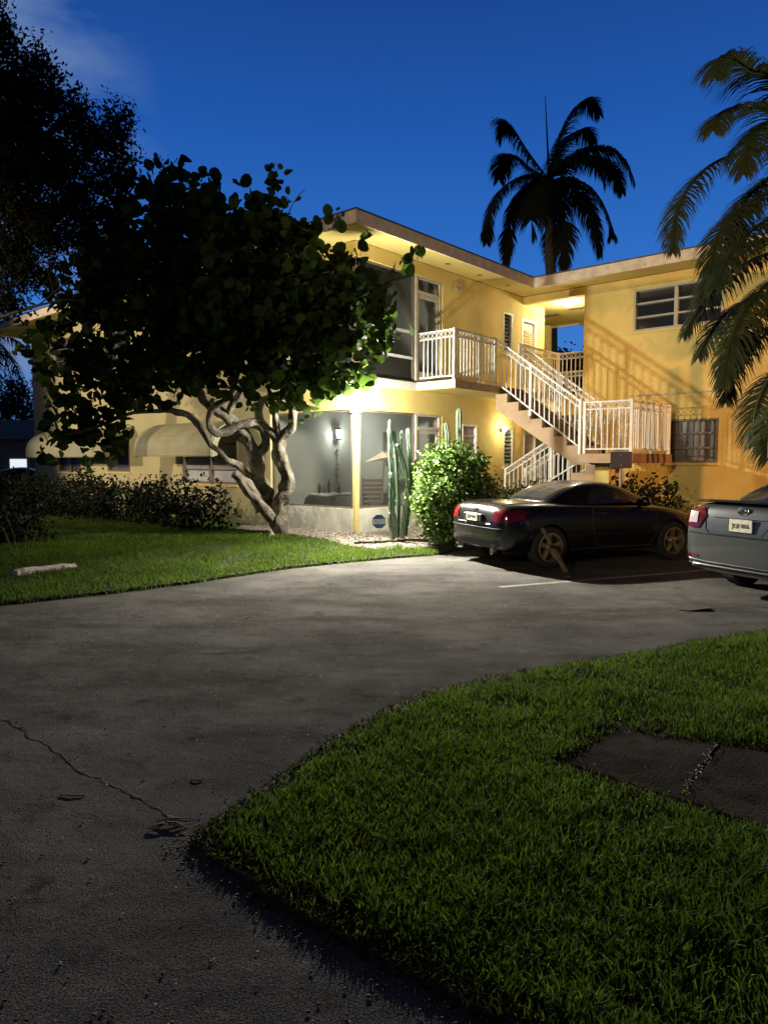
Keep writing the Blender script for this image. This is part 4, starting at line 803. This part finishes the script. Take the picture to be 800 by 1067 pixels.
for i in range(13):
    c = Vector((-.5, 12.62, 0)).lerp(Vector((.35, 13.05, 0)), i / 12); a = .4 + rng.uniform(-.2, .2); z = hgt_v(verge_h(c.x, c.y)); ed.box((c.x - .035, c.y - .03, z - .02), (c.x + .035, c.y + .03, z + .05 + .02 * rng.random()))
tag(ed.build('bed_edging', M['dbark'], bevel=.008), 'dark scalloped edging strip in front of the porch bed', 'garden edging')
# white rock by trunk, block
rk = MB().lathe([(.085, -.03), (.09, .03), (.06, .11), (.03, .17), (.004, .20)], (-2.12, 13.3, .13), 7); tag(rk.build('pointed_rock', M['stone'], bevel=.006), 'pointed pale rock at the foot of the sea grape trunk', 'rock')
bk = empty('concrete_block', (-4.53, 9.45, .125), math.atan2(.64, .47), 'chipped white concrete kerb block lying on the dark left lawn', 'concrete block')
mb = MB(); nseg = 14
for i in range(nseg + 1):
    x = -.42 + .84 * i / nseg
    for (y, z) in ((-.07, -.04), (-.065, .045), (-.04, .075), (.05, .078), (.07, .04), (.07, -.04)): mb.v.append((x + (.02 * rng.random() if i in (0, nseg) else 0), y + .006 * rng.normal(), z + .006 * rng.normal() - (.02 if i > nseg - 2 else 0)))
for i in range(nseg):
    for k in range(6): a = i * 6 + k; b = i * 6 + (k + 1) % 6; mb.f.append((a, b, b + 6, a + 6))
mb.f += [tuple(range(6))[::-1], tuple(nseg * 6 + k for k in range(6))]
mb.build('block', M['stopc'], bk)
sp_ = empty('sapling', (-5.3, 10.3, .1), 0, 'thin bare sapling stems standing behind the white block', 'sapling'); mb = MB()
for dx, tx in ((0, -.25), (.05, .12), (.1, .3), (-.03, -.45)): mb.tube([(dx, 0, -.02), (dx + tx * .4, .02, .45), (dx + tx, .05, .9)], [.008, .006, .002], 5)
mb.build('stem', M['wood'], sp_); o = leaves('foliage', np.array([(rng.uniform(-.5, .45), rng.uniform(-.15, .2), rng.uniform(.45, 1.0)) for _ in range(90)]), .07, M['hedge'], sp_, 5, .5)
# yard sign
ys = empty('yard_sign', (-.09, 13.05, .17), R(4), 'blue octagonal security sign on a thin stake in front of the porch wall', 'sign')
MB().tube([(0, .01, -.05), (0, .01, .20)], .006, 6).build('stake', M['galv'], ys)
def ngon_plate(r, n, y0, y1, c=(0, 0, .33), rot=0): return MB().prism([(r * math.cos(rot + 2 * math.pi * k / n), r * math.sin(rot + 2 * math.pi * k / n)) for k in range(n)], lambda u, v, w_: (c[0] + u, w_, c[2] + v), y0, y1)
ngon_plate(.135, 8, -.006, .006, rot=math.pi / 8).build('sign_board', M['bluesign'], ys)
MB().box((-.118, -.010, .285), (.118, -.0065, .375)).build('band', M['whitesign'], ys)
def text(s, size, loc, rot, m, parent, name='lettering', ext=.002, align='CENTER'):
    c = bpy.data.curves.new(name, 'FONT'); c.body = s; c.size = size; c.extrude = ext; c.align_x = align; c.align_y = 'CENTER'
    t = bpy.data.objects.new('tmp', c); COL.objects.link(t); dg = bpy.context.evaluated_depsgraph_get(); me = bpy.data.meshes.new_from_object(t.evaluated_get(dg)); bpy.data.objects.remove(t)
    me.name = name; me.materials.clear(); me.materials.append(m); o = bpy.data.objects.new(name, me); COL.objects.link(o); o.location = loc; o.rotation_euler = rot; o.parent = parent; return o
text('ADT', .09, (0, -.013, .33), (R(90), 0, 0), M['bluesign'], ys)
# parking sign (seen from behind)
p = at(647, 479, 13.0); ps = empty('parking_sign', (p.x, p.y, .2), R(-8), 'dark blank back of a square sign on a post behind the black car', 'sign')
MB().tube([(0, .02, -.1), (0, .02, 1.55)], .022, 8).build('post', M['galv'], ps); MB().box((-.19, -.006, 1.28), (.19, .0, 1.58)).build('sign_board', M['signback'], ps, bevel=.002)
MB().lathe([(.012, 0), (.012, -.012)], (0, -.006, 1.52), 6, 'y').lathe([(.012, 0), (.012, -.012)], (0, -.006, 1.34), 6, 'y').build('bolt', M['galv'], ps)
# porch contents
def T(s, d, z=BZ): return W(s, -d, z)
ta = empty('side_table', T(1.3, 1.98, .24), math.atan2(e1.y, e1.x), 'white pedestal table with bottles inside the screened porch', 'table')
MB().lathe([(.52, .60), (.53, .62), (.53, .64), (.50, .65)], (0, 0, 0), 24).build('table_top', M['whitepaint'], ta); MB().lathe([(.22, 0), (.2, .03), (.05, .08), (.04, .35), (.10, .6)], (0, 0, 0), 14).build('pedestal', M['whitepaint'], ta)
for i, (s_, d, h_, r, mt, lab) in enumerate(((1.30, 1.9, .26, .04, 'black', 'dark bottle on the porch table, farthest left'), (1.45, 1.75, .34, .03, 'black', 'tall slim dark bottle on the porch table'), (1.5, 1.95, .20, .045, 'slat', 'short grey bottle in the middle of the porch table'), (1.78, 1.75, .24, .055, 'whitepaint', 'white canister on the porch table'), (1.9, 1.9, .16, .05, 'black', 'short dark jar on the right of the porch table'), (1.62, 1.6, .22, .035, 'black', 'dark bottle in front of the white canister on the porch table'))):
    b = empty('bottle', T(s_ - .25, d + .22, .89), 0, lab, 'bottle', 'bottles on the porch table'); MB().lathe([(r, 0), (r, h_ * .6), (r * .4, h_ * .78), (r * .4, h_)], (0, 0, 0), 10).build('body', M[mt], b, smooth=True); MB().lathe([(r * .48, h_ - .02), (r * .48, h_ + .015)], (0, 0, 0), 8).build('cap', M['alum'], b)
ch = empty('patio_chair', T(1.6, .9, .24), R(20), 'dark folding patio chair behind the right porch screen', 'chair')
MB().box((-.24, -.22, .42), (.24, .22, .46)).build('seat', M['bronze'], ch)
mb = MB()
for k in range(5): mb.box((-.22, .2, .5 + k * .1), (.22, .225, .57 + k * .1))
mb.build('backrest', M['bronze'], ch)
for x in (-.23, .23):
    for y, y2 in ((-.2, .24), (.2, -.24)): MB().bar((x, y, .44), (x, y2, 0), .025).build('leg', M['bronze'], ch)
    MB().bar((x, -.24, .64), (x, .24, .64), .03).bar((x, .22, .4), (x, .24, 1.0), .025).build('armrest', M['bronze'], ch)
um = empty('patio_umbrella', T(1.35, .55, .24), R(15), 'closed tan patio umbrella leaning inside the porch behind the cactus', 'umbrella')
MB().bar((0, 0, 0), (.1, .05, 1.6), .035).build('pole', M['wood'], um); MB().add([(-.35, 0, 1.35), (.1, .08, 1.60), (.5, .02, 1.42), (.1, -.06, 1.45)], [(0, 1, 2), (0, 3, 2), (0, 1, 3), (1, 2, 3)]).build('canopy', M['fascia'], um)
wh = empty('wall_hanging', T(2.1, 2.53, 1.15), math.atan2(e1.y, e1.x), 'string of dark hanging ornaments on the porch wall under the lantern', 'wall decoration'); mb = MB()
mb.tube([(-.08, -.03, .75), (-.1, -.03, 0)], .004, 4)
for k, (z, r) in enumerate(((.72, .035), (.6, .02), (.38, .035), (.26, .03), (.12, .035))): mb.lathe([(.004, -r), (r, -.3 * r), (r, .4 * r), (.004, r)], (-.09 + .02 * (k % 2), -.035, z), 8)
mb.build('ornament', M['bronze'], wh)
# neighbour at far left
hs = empty('far_house', at(13, 490, 42).xy.to_3d(), R(12), 'low dark house with a lit window beyond the left end of the building', 'house')
MB().box((-9, 0, 0), (7, 6, 2.9)).build('wall', M['porch'], hs); MB().prism([(-1, 2.9), (7, 2.9), (3, 4.2)], lambda u, v, w_: (w_, u, v), -9.6, 7.6).build('roof', M['roof'], hs)
f = MB().box((-.4, -.06, .8), (1.0, .0, 2.1)).build('window', M['alum'], hs); MB().box((-.1, -.08, 1.1), (.8, -.062, 1.75)).build('pane', M['winlit'], hs).parent = f
f = MB().box((-3.4, -.06, 1.3), (-1.4, .0, 2.1)).build('window', M['alum'], hs); MB().box((-3.3, -.08, 1.4), (-1.5, -.062, 2.0)).build('pane', M['curtain'], hs).parent = f
ub = empty('utility_box', (-6.62, 12.55 - 1.3, .12), R(10), 'small grey slotted utility box low among the dark shrubs at far left', 'utility box'); MB().box((-.1, -.06, 0), (.1, .06, .30)).build('body', M['alum'], ub, bevel=.01)
mb = MB()
for k in range(4): mb.box((-.08, -.066, .07 + k * .055), (.08, -.061, .09 + k * .055))
mb.build('slots', M['black'], ub)
# ------------------------------------------------------------------ vehicles
def subsurf(mb, lv=2, cuts=()):
    me = bpy.data.meshes.new('t'); me.from_pydata(mb.v, [], mb.f); bm = bmesh.new(); bm.from_mesh(me); bmesh.ops.recalc_face_normals(bm, faces=bm.faces); bm.to_mesh(me); bm.free()
    o = bpy.data.objects.new('t', me); COL.objects.link(o); m = o.modifiers.new('s', 'SUBSURF'); m.levels = m.render_levels = lv; cs = []
    for c in cuts:
        cme = bpy.data.meshes.new('c'); cme.from_pydata(c.v, [], c.f); bm = bmesh.new(); bm.from_mesh(cme); bmesh.ops.recalc_face_normals(bm, faces=bm.faces); bm.to_mesh(cme); bm.free()
        co = bpy.data.objects.new('c', cme); COL.objects.link(co); b = o.modifiers.new('b', 'BOOLEAN'); b.object = co; b.operation = 'DIFFERENCE'; b.solver = 'EXACT'; cs.append(co)
    bpy.context.view_layer.update(); dg = bpy.context.evaluated_depsgraph_get(); r = bpy.data.meshes.new_from_object(o.evaluated_get(dg))
    for q in cs + [o]: bpy.data.objects.remove(q)
    return r
def mobj(name, me, m, parent, smooth=True):
    me.name = name; me.materials.clear(); me.materials.append(m)
    if smooth: me.shade_smooth()
    o = bpy.data.objects.new(name, me); COL.objects.link(o); o.parent = parent; return o
def autosmooth(me, ang=35):
    me.shade_smooth(); bm = bmesh.new(); bm.from_mesh(me)
    for e in bm.edges:
        if len(e.link_faces) == 2 and e.calc_face_angle(0) > R(ang): e.smooth = False
    bm.to_mesh(me); bm.free()
def loft(rings):
    mb = MB(); n = len(rings[0])
    for r in rings: mb.v += r
    for i in range(len(rings) - 1):
        for k in range(n): a = i * n + k; b = i * n + (k + 1) % n; mb.f.append((a, b, b + n, a + n))
    # end caps as quads strips
    for base, rev in ((0, 1), ((len(rings) - 1) * n, 0)):
        h = n // 2
        for k in range(h - 1 + 0):
            q = [base + k, base + k + 1, base + (n - k - 1) % n, base + (n - k) % n]
            q = list(dict.fromkeys(q))
            if len(q) > 2: mb.f.append(tuple(q[::-1] if rev else q))
        q = [base + h - 1, base + h, base + (h + 1) % n]; mb.f.append(tuple(q[::-1] if rev else q))
    return mb
def body_ring(x, zb, zs, zt, w_, wt):
    hp = [(0, zb), (w_ * .72, zb), (w_ * .93, zb + .03), (w_ * .985, zb + (zs - zb) * .22), (w_, zb + (zs - zb) * .55), (w_ * .985, zb + (zs - zb) * .86), (w_ * .95, zs), ((w_ * .95 + wt) / 2, zs + (zt - zs) * .45), (wt, zs + (zt - zs) * .72), (wt * .55, zt - .004), (0, zt)]
    full = hp + [(-y, z) for y, z in hp[-2:0:-1]]; return [(x, y, z) for y, z in full]
def cab_ring(x, z0, zr, wb, wr):
    hp = [(0, z0), (wb, z0), (wb * .995, z0 + (zr - z0) * .12), (wb * .55 + wr * .45, z0 + (zr - z0) * .6), (wr + .01, zr - (zr - z0) * .13), (wr * .86, zr - .012), (wr * .45, zr), (0, zr)]
    full = hp + [(-y, z) for y, z in hp[-2:0:-1]]; return [(x, y, z) for y, z in full]
def patch(bvh, poly, plane, sgn, m, name, parent, off=.006, dens=.05, smooth=True, start=4):
    """polygon outline laid on the body: plane 'xz' projects along y from side sgn, 'yz' along x, 'xy' down z"""
    u0, u1 = min(p[0] for p in poly), max(p[0] for p in poly); v0, v1 = min(p[1] for p in poly), max(p[1] for p in poly)
    bm = bmesh.new(); vs_ = [bm.verts.new((u, v, 0)) for u, v in poly]; f = bm.faces.new(vs_)
    nu, nv_ = int((u1 - u0) / dens) + 1, int((v1 - v0) / dens) + 1
    for i in range(1, nu): bmesh.ops.bisect_plane(bm, geom=bm.verts[:] + bm.edges[:] + bm.faces[:], plane_co=(u0 + (u1 - u0) * i / nu, 0, 0), plane_no=(1, 0, 0))
    for i in range(1, nv_): bmesh.ops.bisect_plane(bm, geom=bm.verts[:] + bm.edges[:] + bm.faces[:], plane_co=(0, v0 + (v1 - v0) * i / nv_, 0), plane_no=(0, 1, 0))
    for v in bm.verts:
        u, q = v.co.x, v.co.y
        o, d = {'xz': (Vector((u, sgn * start, q)), Vector((0, -sgn, 0))), 'yz': (Vector((sgn * start, u, q)), Vector((-sgn, 0, 0))), 'xy': (Vector((u, q, start)), Vector((0, 0, -1)))}[plane]
        hit = bvh.ray_cast(o, d)
        if hit[0] is None:
            hit = bvh.find_nearest(o + d * (start - .8))
        nn = hit[1] if hit[1].dot(d) < 0 else -hit[1]; v.co = hit[0] + nn * off
    me = bpy.data.meshes.new(name); bmesh.ops.triangulate(bm, faces=bm.faces); bm.to_mesh(me); bm.free(); return mobj(name, me, m, parent, smooth)
def seam(bvh, pts, plane, sgn, parent, m, r=.004, start=4, k=6, off=.0):
    P = [];
    for i in range(len(pts) - 1):
        for j in range(k): t = j / k; P.append((pts[i][0] * (1 - t) + pts[i + 1][0] * t, pts[i][1] * (1 - t) + pts[i + 1][1] * t))
    P.append(pts[-1]); o_ = []
    for u, q in P:
        o, d = {'xz': (Vector((u, sgn * start, q)), Vector((0, -sgn, 0))), 'yz': (Vector((sgn * start, u, q)), Vector((-sgn, 0, 0))), 'xy': (Vector((u, q, start)), Vector((0, 0, -1)))}[plane]
        h = bvh.ray_cast(o, d)
        if h[0] is not None: o_.append(h[0] + h[1] * off)
    return o_
def wheel(root, x, y, r, m, spokes=5, w_=.21, wid=.06):
    e = empty('wheel', (x, y, r)); e.parent = root; s = 1 if y > 0 else -1
    rr = r * .68
    prof = [(rr, -w_ / 2), (r * .93, -w_ / 2), (r, -w_ * .36), (r, w_ * .36), (r * .93, w_ / 2), (rr, w_ / 2)]
    MB().lathe(prof + prof[:1], (0, 0, 0), 36, 'y', False).build('tyre', M['tyre'], e, smooth=False)
    mb = MB(); q = s * w_ * .5
    b = len(mb.v); n = 36; pr = [(rr + .006, q + s * .004), (rr - .018, q + s * .006), (rr - .024, q - s * .05), (rr * .9, q - s * .10)]
    for (a_, h_) in pr:
        for k in range(n): a = 2 * math.pi * k / n; mb.v.append((a_ * math.cos(a), h_, a_ * math.sin(a)))
    for i in range(len(pr) - 1):
        for k in range(n): a0 = b + i * n + k; a1 = b + i * n + (k + 1) % n; mb.f.append((a0, a1, a1 + n, a0 + n))
    for k in range(spokes):
        a = 2 * math.pi * k / spokes + .3; c, s_ = math.cos(a), math.sin(a); t = (-s_, c)
        def pt(rad, off, yy): return (c * rad + t[0] * off, yy, s_ * rad + t[1] * off)
        v = [pt(.04, -wid * .55, q - s * .03), pt(.04, wid * .55, q - s * .03), pt(rr - .015, wid * .5, q - s * .012), pt(rr - .015, -wid * .5, q - s * .012)]; v2 = [(x_, y_ - s * .04, z_) for x_, y_, z_ in v]
        mb.add(v + v2, [(0, 1, 2, 3), (7, 6, 5, 4), (0, 4, 5, 1), (1, 5, 6, 2), (2, 6, 7, 3), (3, 7, 4, 0)])
    mb.lathe([(.065, q - s * .04), (.06, q - s * .015), (.03, q - s * .008)], (0, 0, 0), 16, 'y')
    mb.build('rim', m, e); MB().lathe([(rr * .9, q - s * .12), (.02, q - s * .12)], (0, 0, 0), 24, 'y').build('brake_disc', M['bronze'], e)
    return e
def car(name, label, cat, loc, heading, sp):
    root = empty(name, loc, heading, label, cat); r = sp['r']; wy = sp['w'] - .115
    cuts = []
    for x in sp['axles']:
        for s in (1, -1): cuts.append(MB().lathe([(r + .035, s * (sp['w'] - .30)), (r + .035, s * (sp['w'] + .2))], (x, 0, r), 32, 'y'))
    me = subsurf(loft([body_ring(*q) for q in sp['body']]), 2, cuts); autosmooth(me, 40); b = mobj('body', me, sp['paint'], root, False)
    bv = BVHTree.FromPolygons([v.co for v in me.vertices], [p.vertices for p in me.polygons])
    me2 = subsurf(loft([cab_ring(*q) for q in sp['cab']]), 2); c = mobj('roof', me2, sp['paint'], root)
    cv = BVHTree.FromPolygons([v.co for v in me2.vertices], [p.vertices for p in me2.polygons])
    for x in sp['axles']:
        for s in (1, -1): wheel(root, x, s * wy, r, sp['rim'])
    G = M['glass']
    for s in (1, -1):
        for w_ in sp['side']: patch(cv, w_, 'xz', s, G, 'side_window', root, .004)
    patch(cv, sp['rearw'], 'xy', 1, G, 'rear_window', root, .004); patch(cv, sp['frontw'], 'xy', 1, G, 'windscreen', root, .004)
    for pts, pl, sg in sp['seams']:
        o_ = seam(bv, pts, pl, sg, root, M['black'])
        if len(o_) > 2: MB().tube(o_, .007, 5).build('panel_gap', M['black'], root)
    return root, b, bv, cv
SLK = dict(r=.315, w=.895, axles=(.82, 3.25), paint=M['carblack'], rim=M['rim'],
 body=[(.0, .46, .58, .62, .50, .34), (.03, .34, .74, .80, .70, .52), (.09, .27, .85, .935, .80, .62), (.22, .24, .88, .985, .855, .66), (.5, .20, .895, .995, .885, .68), (.85, .18, .90, .99, .895, .70), (1.3, .17, .90, .97, .885, .72), (2.0, .17, .885, .94, .88, .74), (2.6, .17, .875, .925, .885, .74), (3.05, .18, .85, .905, .895, .70), (3.4, .19, .80, .865, .89, .64), (3.75, .22, .70, .77, .84, .54), (3.98, .27, .58, .65, .68, .42), (4.07, .34, .50, .54, .45, .28)],
 cab=[(.92, .90, .985, .55, .46), (1.05, .90, 1.06, .66, .52), (1.25, .90, 1.155, .70, .545), (1.5, .90, 1.24, .725, .56), (1.8, .90, 1.29, .735, .565), (2.1, .90, 1.295, .74, .565), (2.4, .90, 1.235, .73, .56), (2.7, .90, 1.10, .715, .58), (2.95, .88, .97, .69, .60), (3.05, .86, .91, .66, .58)],
 side=[[(1.62, .955), (1.66, 1.06), (1.80, 1.175), (2.1, 1.215), (2.35, 1.165), (2.72, 1.0), (2.80, .945)]], rearw=[(1.0, -.43), (1.45, -.47), (1.45, .47), (1.0, .43)], frontw=[(2.38, -.49), (2.92, -.55), (2.96, 0), (2.92, .55), (2.38, .49), (2.34, 0)],
 seams=[([(1.62, .93), (1.60, .6), (1.70, .3), (2.75, .25), (2.90, .5), (2.86, .90)], 'xz', -1), ([(1.62, .93), (1.60, .6), (1.70, .3), (2.75, .25), (2.90, .5), (2.86, .90)], 'xz', 1), ([(-.56, .93), (-.55, .74), (-.48, .66), (.48, .66), (.55, .74), (.56, .93)], 'yz', -1), ([(-.84, .605), (-.6, .60), (.6, .60), (.84, .605)], 'yz', -1), ([(.95, -.60), (.35, -.60), (.14, -.55)], 'xy', 1), ([(.95, .60), (.35, .60), (.14, .55)], 'xy', 1), ([(1.50, -.55), (1.50, .55)], 'xy', 1)])
hd = math.atan2(.3955, .9185); h_ = Vector((math.cos(hd), math.sin(hd), 0)); rgt = Vector((h_.y, -h_.x, 0))
ax = Vector((2.46, 10.66, 0)) - rgt * .80; o0 = ax - h_ * .82
cb, bb, bv, cv = car('black_coupe', 'black two door coupe with bronze wheels parked by the round shrub', 'car', tuple(o0), hd, SLK)
for s in (1, -1):
    patch(bv, [(s * .50, .72), (s * .52, .86), (s * .60, .90), (s * .84, .86), (s * .86, .74), (s * .70, .68)], 'yz', -1, M['redl'], 'taillight', cb, .010, .03)
    patch(bv, [(.08, .72), (.10, .86), (.30, .89), (.42, .86), (.30, .76), (.16, .70)], 'xz', s, M['redl'], 'taillight', cb, .010, .03)
    patch(bv, [(3.55, .62), (3.62, .72), (3.80, .68), (3.95, .58), (3.8, .54)], 'xz', s, M['clearl'], 'headlight', cb, .008, .04)
    f = MB(); f.lathe([(.0, -.0), (.045, .02), (.06, .07), (.055, .12)], (0, 0, 0), 12, 'y'); 
    mo = MB().lathe([(.01, -.11), (.07, -.09), (.085, 0), (.07, .08), (.01, .10)], (2.62, s * .86, .97), 12, 'y').bar((2.66, s * .72, .93), (2.64, s * .82, .95), .04).build('door_mirror', M['carblack'], cb, smooth=True)
    q = seam(bv, [(1.66, .80), (1.86, .80)], 'xz', s, cb, None, off=.022, k=4); MB().tube(q, .011, 6).build('door_handle', M['chrome'], cb)
    q = seam(bv, [(1.2, .27), (2.85, .27)], 'xz', s, cb, None, off=.006, k=10); MB().tube(q, .010, 5).build('sill_trim', M['black'], cb)
    MB().lathe([(.045, 0), (.045, -.09), (.036, -.09), (.036, -.01)], (.10, s * .52, .255), 14, 'x').build('exhaust', M['chrome'], cb)
MB().box((-.022, -.26, .69), (.03, .26, .80)).build('plate_recess', M['black'], cb, bevel=.004)
pl_ = MB().box((-.030, -.16, .69), (-.024, .16, .815)).build('licence_plate', M['plate'], cb); text('JQF 016', .07, (-.033, 0, .752), (R(90), 0, R(-90)), M['platetxt'], pl_)
patch(bv, [(.115, -.22), (.135, -.22), (.145, 0), (.135, .22), (.115, .22), (.125, 0)], 'xy', 1, M['redl'], 'brake_light', cb, .006, .04)
em = MB(); em.tube([(-.0, .045 * math.cos(a), .86 + .045 * math.sin(a)) for a in [i * math.pi / 10 for i in range(21)]], .005, 5, cap=False)
for k in range(3): a = math.pi / 2 + k * 2 * math.pi / 3; em.bar((-.0, 0, .86), (-.0, .042 * math.cos(a), .86 + .042 * math.sin(a)), .008)
e_ = em.build('emblem', M['chrome'], cb); hit = bv.ray_cast(Vector((-4, 0, .86)), Vector((1, 0, 0))); e_.location = (hit[0].x - .012 if hit[0] else .08, 0, 0)
patch(bv, [(-.70, .36), (-.66, .44), (.66, .44), (.70, .36), (.55, .30), (-.55, .30)], 'yz', -1, M['tyre'], 'bumper_insert', cb, .006, .06)
MB().tube([(1.62, y, 1.15) for y in (-.56, -.3, 0, .3, .56)], .001, 4)
# grey sedan
COR = dict(r=.32, w=.885, axles=(.98, 3.58), paint=M['cargrey'], rim=M['rims'],
 body=[(.0, .40, .62, .70, .62, .45), (.02, .33, .86, .96, .78, .60), (.06, .29, 1.00, 1.08, .835, .64), (.14, .27, 1.03, 1.125, .855, .67), (.35, .24, 1.04, 1.125, .87, .69), (.7, .22, 1.03, 1.11, .88, .70), (1.1, .20, 1.01, 1.09, .885, .72), (1.8, .19, .98, 1.04, .88, .74), (2.6, .19, .96, 1.02, .885, .74), (3.2, .2, .93, 1.0, .885, .70), (3.7, .2, .86, .93, .87, .62), (4.1, .23, .76, .83, .80, .52), (4.4, .28, .62, .68, .62, .40), (4.52, .36, .52, .56, .42, .28)],
 cab=[(.42, 1.0, 1.10, .58, .50), (.62, 1.0, 1.19, .66, .53), (.95, 1.0, 1.33, .72, .56), (1.3, 1.0, 1.42, .74, .58), (1.8, 1.0, 1.465, .75, .585), (2.3, 1.0, 1.46, .75, .585), (2.7, 1.0, 1.38, .74, .59), (3.05, 1.0, 1.22, .72, .60), (3.3, .97, 1.07, .69, .62), (3.4, .95, 1.0, .66, .60)],
 side=[[(.85, 1.07), (1.05, 1.25), (1.35, 1.36), (1.62, 1.38), (1.62, 1.05)], [(1.68, 1.05), (1.68, 1.385), (2.2, 1.39), (2.5, 1.34), (2.9, 1.16), (3.05, 1.05)]], rearw=[(.50, -.46), (1.12, -.50), (1.12, .50), (.50, .46)], frontw=[(2.6, -.50), (3.25, -.56), (3.3, 0), (3.25, .56), (2.6, .50)],
 seams=[([(-.52, 1.10), (-.50, .80), (-.44, .745), (.44, .745), (.50, .80), (.52, 1.10)], 'yz', -1), ([(-.85, .74), (-.5, .735), (.5, .735), (.85, .74)], 'yz', -1), ([(-.8, .42), (-.5, .40), (.5, .40), (.8, .42)], 'yz', -1), ([(1.64, 1.0), (1.64, .6), (1.6, .28)], 'xz', 1), ([(1.05, 1.0), (1.1, .8), (1.35, .5), (1.38, .28)], 'xz', 1), ([(2.75, 1.0), (2.78, .3)], 'xz', 1)])
hd2 = R(23); h2 = Vector((math.cos(hd2), math.sin(hd2), 0)); oc = Vector((4.06, 8.08, 0))
cg, bb2, bv2, cv2 = car('grey_sedan', 'grey four door saloon with black rear spoiler cut off by the right edge', 'car', tuple(oc), hd2, COR)
for s in (1, -1):
    patch(bv2, [(s * .50, .95), (s * .56, 1.05), (s * .72, 1.045), (s * .86, 1.0), (s * .87, .84), (s * .74, .80), (s * .60, .80)], 'yz', -1, M['redl'], 'taillight', cg, .012, .03)
    patch(bv2, [(s * .62, .86), (s * .62, .99), (s * .74, .98), (s * .76, .86)], 'yz', -1, M['clearl'], 'reversing_light', cg, .020, .03)
    patch(bv2, [(.04, .84), (.07, 1.0), (.24, 1.03), (.34, .98), (.20, .84)], 'xz', s, M['redl'], 'taillight', cg, .012, .03)
    MB().lathe([(.01, -.12), (.08, -.09), (.095, 0), (.08, .09), (.01, .11)], (2.95, s * .92, 1.08), 12, 'y').build('door_mirror', M['cargrey'], cg, smooth=True)
    patch(bv2, [(4.0, .66), (4.1, .78), (4.3, .68), (4.35, .58)], 'xz', s, M['clearl'], 'headlight', cg, .008, .04)
    for x in (1.25, 2.15): q = seam(bv2, [(x, .90), (x + .2, .90)], 'xz', s, cg, None, off=.022, k=4); MB().tube(q, .011, 6).build('door_handle', M['cargrey'], cg)
mb = MB()
for i, y in enumerate((-.70, -.5, -.2, .2, .5, .70)):
    xx = .02 + .05 * (abs(y) / .7) ** 2; z = 1.128 - .012 * (abs(y) / .7) ** 2
    mb.v += [(xx, y, z), (xx + .02, y, z + .028), (xx + .20, y, z + .004), (xx + .16, y, z - .016)]
    if i: a = 4 * i - 4; mb.f += [(a + k, a + (k + 1) % 4, a + 4 + (k + 1) % 4, a + 4 + k) for k in range(4)]
mb.f += [(0, 1, 2, 3), (20, 23, 22, 21)]
mb.build('spoiler', M['carblack'], cg, bevel=.004)
patch(bv2, [(-.42, .96), (.42, .96), (.27, .765), (-.27, .765)], 'yz', -1, M['cargrey'], 'number_plate_recess', cg, .004, .05)
patch(bv2, [(-.43, .965), (.43, .965), (.425, .945), (-.425, .945)], 'yz', -1, M['black'], 'trim_strip', cg, .018, .05)
hit = bv2.ray_cast(Vector((-4, 0, .87)), Vector((1, 0, 0))); xp = hit[0].x - .02
pl2 = MB().box((xp - .004, -.155, .795), (xp + .004, .155, .945)).build('licence_plate', M['plate'], cg)
text('JQF 016', .068, (xp - .007, -.005, .865), (R(90), 0, R(-90)), M['platetxt'], pl2); MB().box((xp - .006, -.16, .79), (xp + .003, .16, .798)).box((xp - .006, -.16, .942), (xp + .003, .16, .95)).box((xp - .006, -.163, .79), (xp + .003, -.155, .95)).box((xp - .006, .155, .79), (xp + .003, .163, .95)).build('plate_frame', M['chrome'], pl2)
patch(bv2, [(-.74, .33), (-.66, .385), (.66, .385), (.74, .33), (.5, .275), (-.5, .275)], 'yz', -1, M['black'], 'bumper_valance', cg, .006, .06)
for s in (1, -1): patch(bv2, [(s * .60, .44), (s * .76, .44), (s * .76, .475), (s * .60, .475)], 'yz', -1, M['redl'], 'reflector', cg, .008, .05)
em = MB(); hit = bv2.ray_cast(Vector((-4, 0, 1.03)), Vector((1, 0, 0))); xe = hit[0].x - .012; el = lambda a_, b_, n=21: [(xe, a_ * math.cos(a), 1.03 + b_ * math.sin(a)) for a in [i * 2 * math.pi / (n - 1) for i in range(n)]]
em.tube(el(.068, .044), .006, 5, cap=False).tube(el(.025, .042), .005, 5, cap=False).tube([(x, y, z + .018) for x, y, z in el(.045, .02)], .005, 5, cap=False); em.build('emblem', M['chrome'], cg)
q = seam(bv2, [(-.78, .36), (.78, .36)], 'yz', -1, cg, None, off=.004, k=14); MB().tube(q, .012, 5).build('bumper_lip', M['cargrey'], cg)
# far left parked car, simpler view of the same build
far, _, bv3, _ = car('dark_sedan', 'dark car parked far behind at the left edge near the lit house', 'car', (-15.6, 26.5, .1), R(15), dict(SLK, w=.895, paint=M['carblack'], rim=M['rims']))
for s in (1, -1): patch(bv3, [(s * .50, .72), (s * .52, .86), (s * .84, .86), (s * .86, .74)], 'yz', -1, M['redl'], 'taillight', far, .010, .05)
# plank leaning on the rear wheel
a = Vector((2.53, 9.66, .02)); b = Vector((2.33, 10.44, .62)); pk = empty('wooden_plank', tuple(a), 0, 'narrow worn wooden plank leaning on the black car rear wheel', 'plank')
v = b - a; mb = MB(); mb.bar((0, 0, 0), v * .62, .022, .062, up=(1, .2, 0)).bar(v * .60, v, .028, .045, up=(1, .2, 0)); mb.build('board', M['wood'], pk, bevel=.003); MB().bar(v * .02, v * .09, .026, .066, up=(1, .2, 0)).bar(v * .56, v * .62, .034, .068, up=(1, .2, 0)).build('band', M['black'], pk)
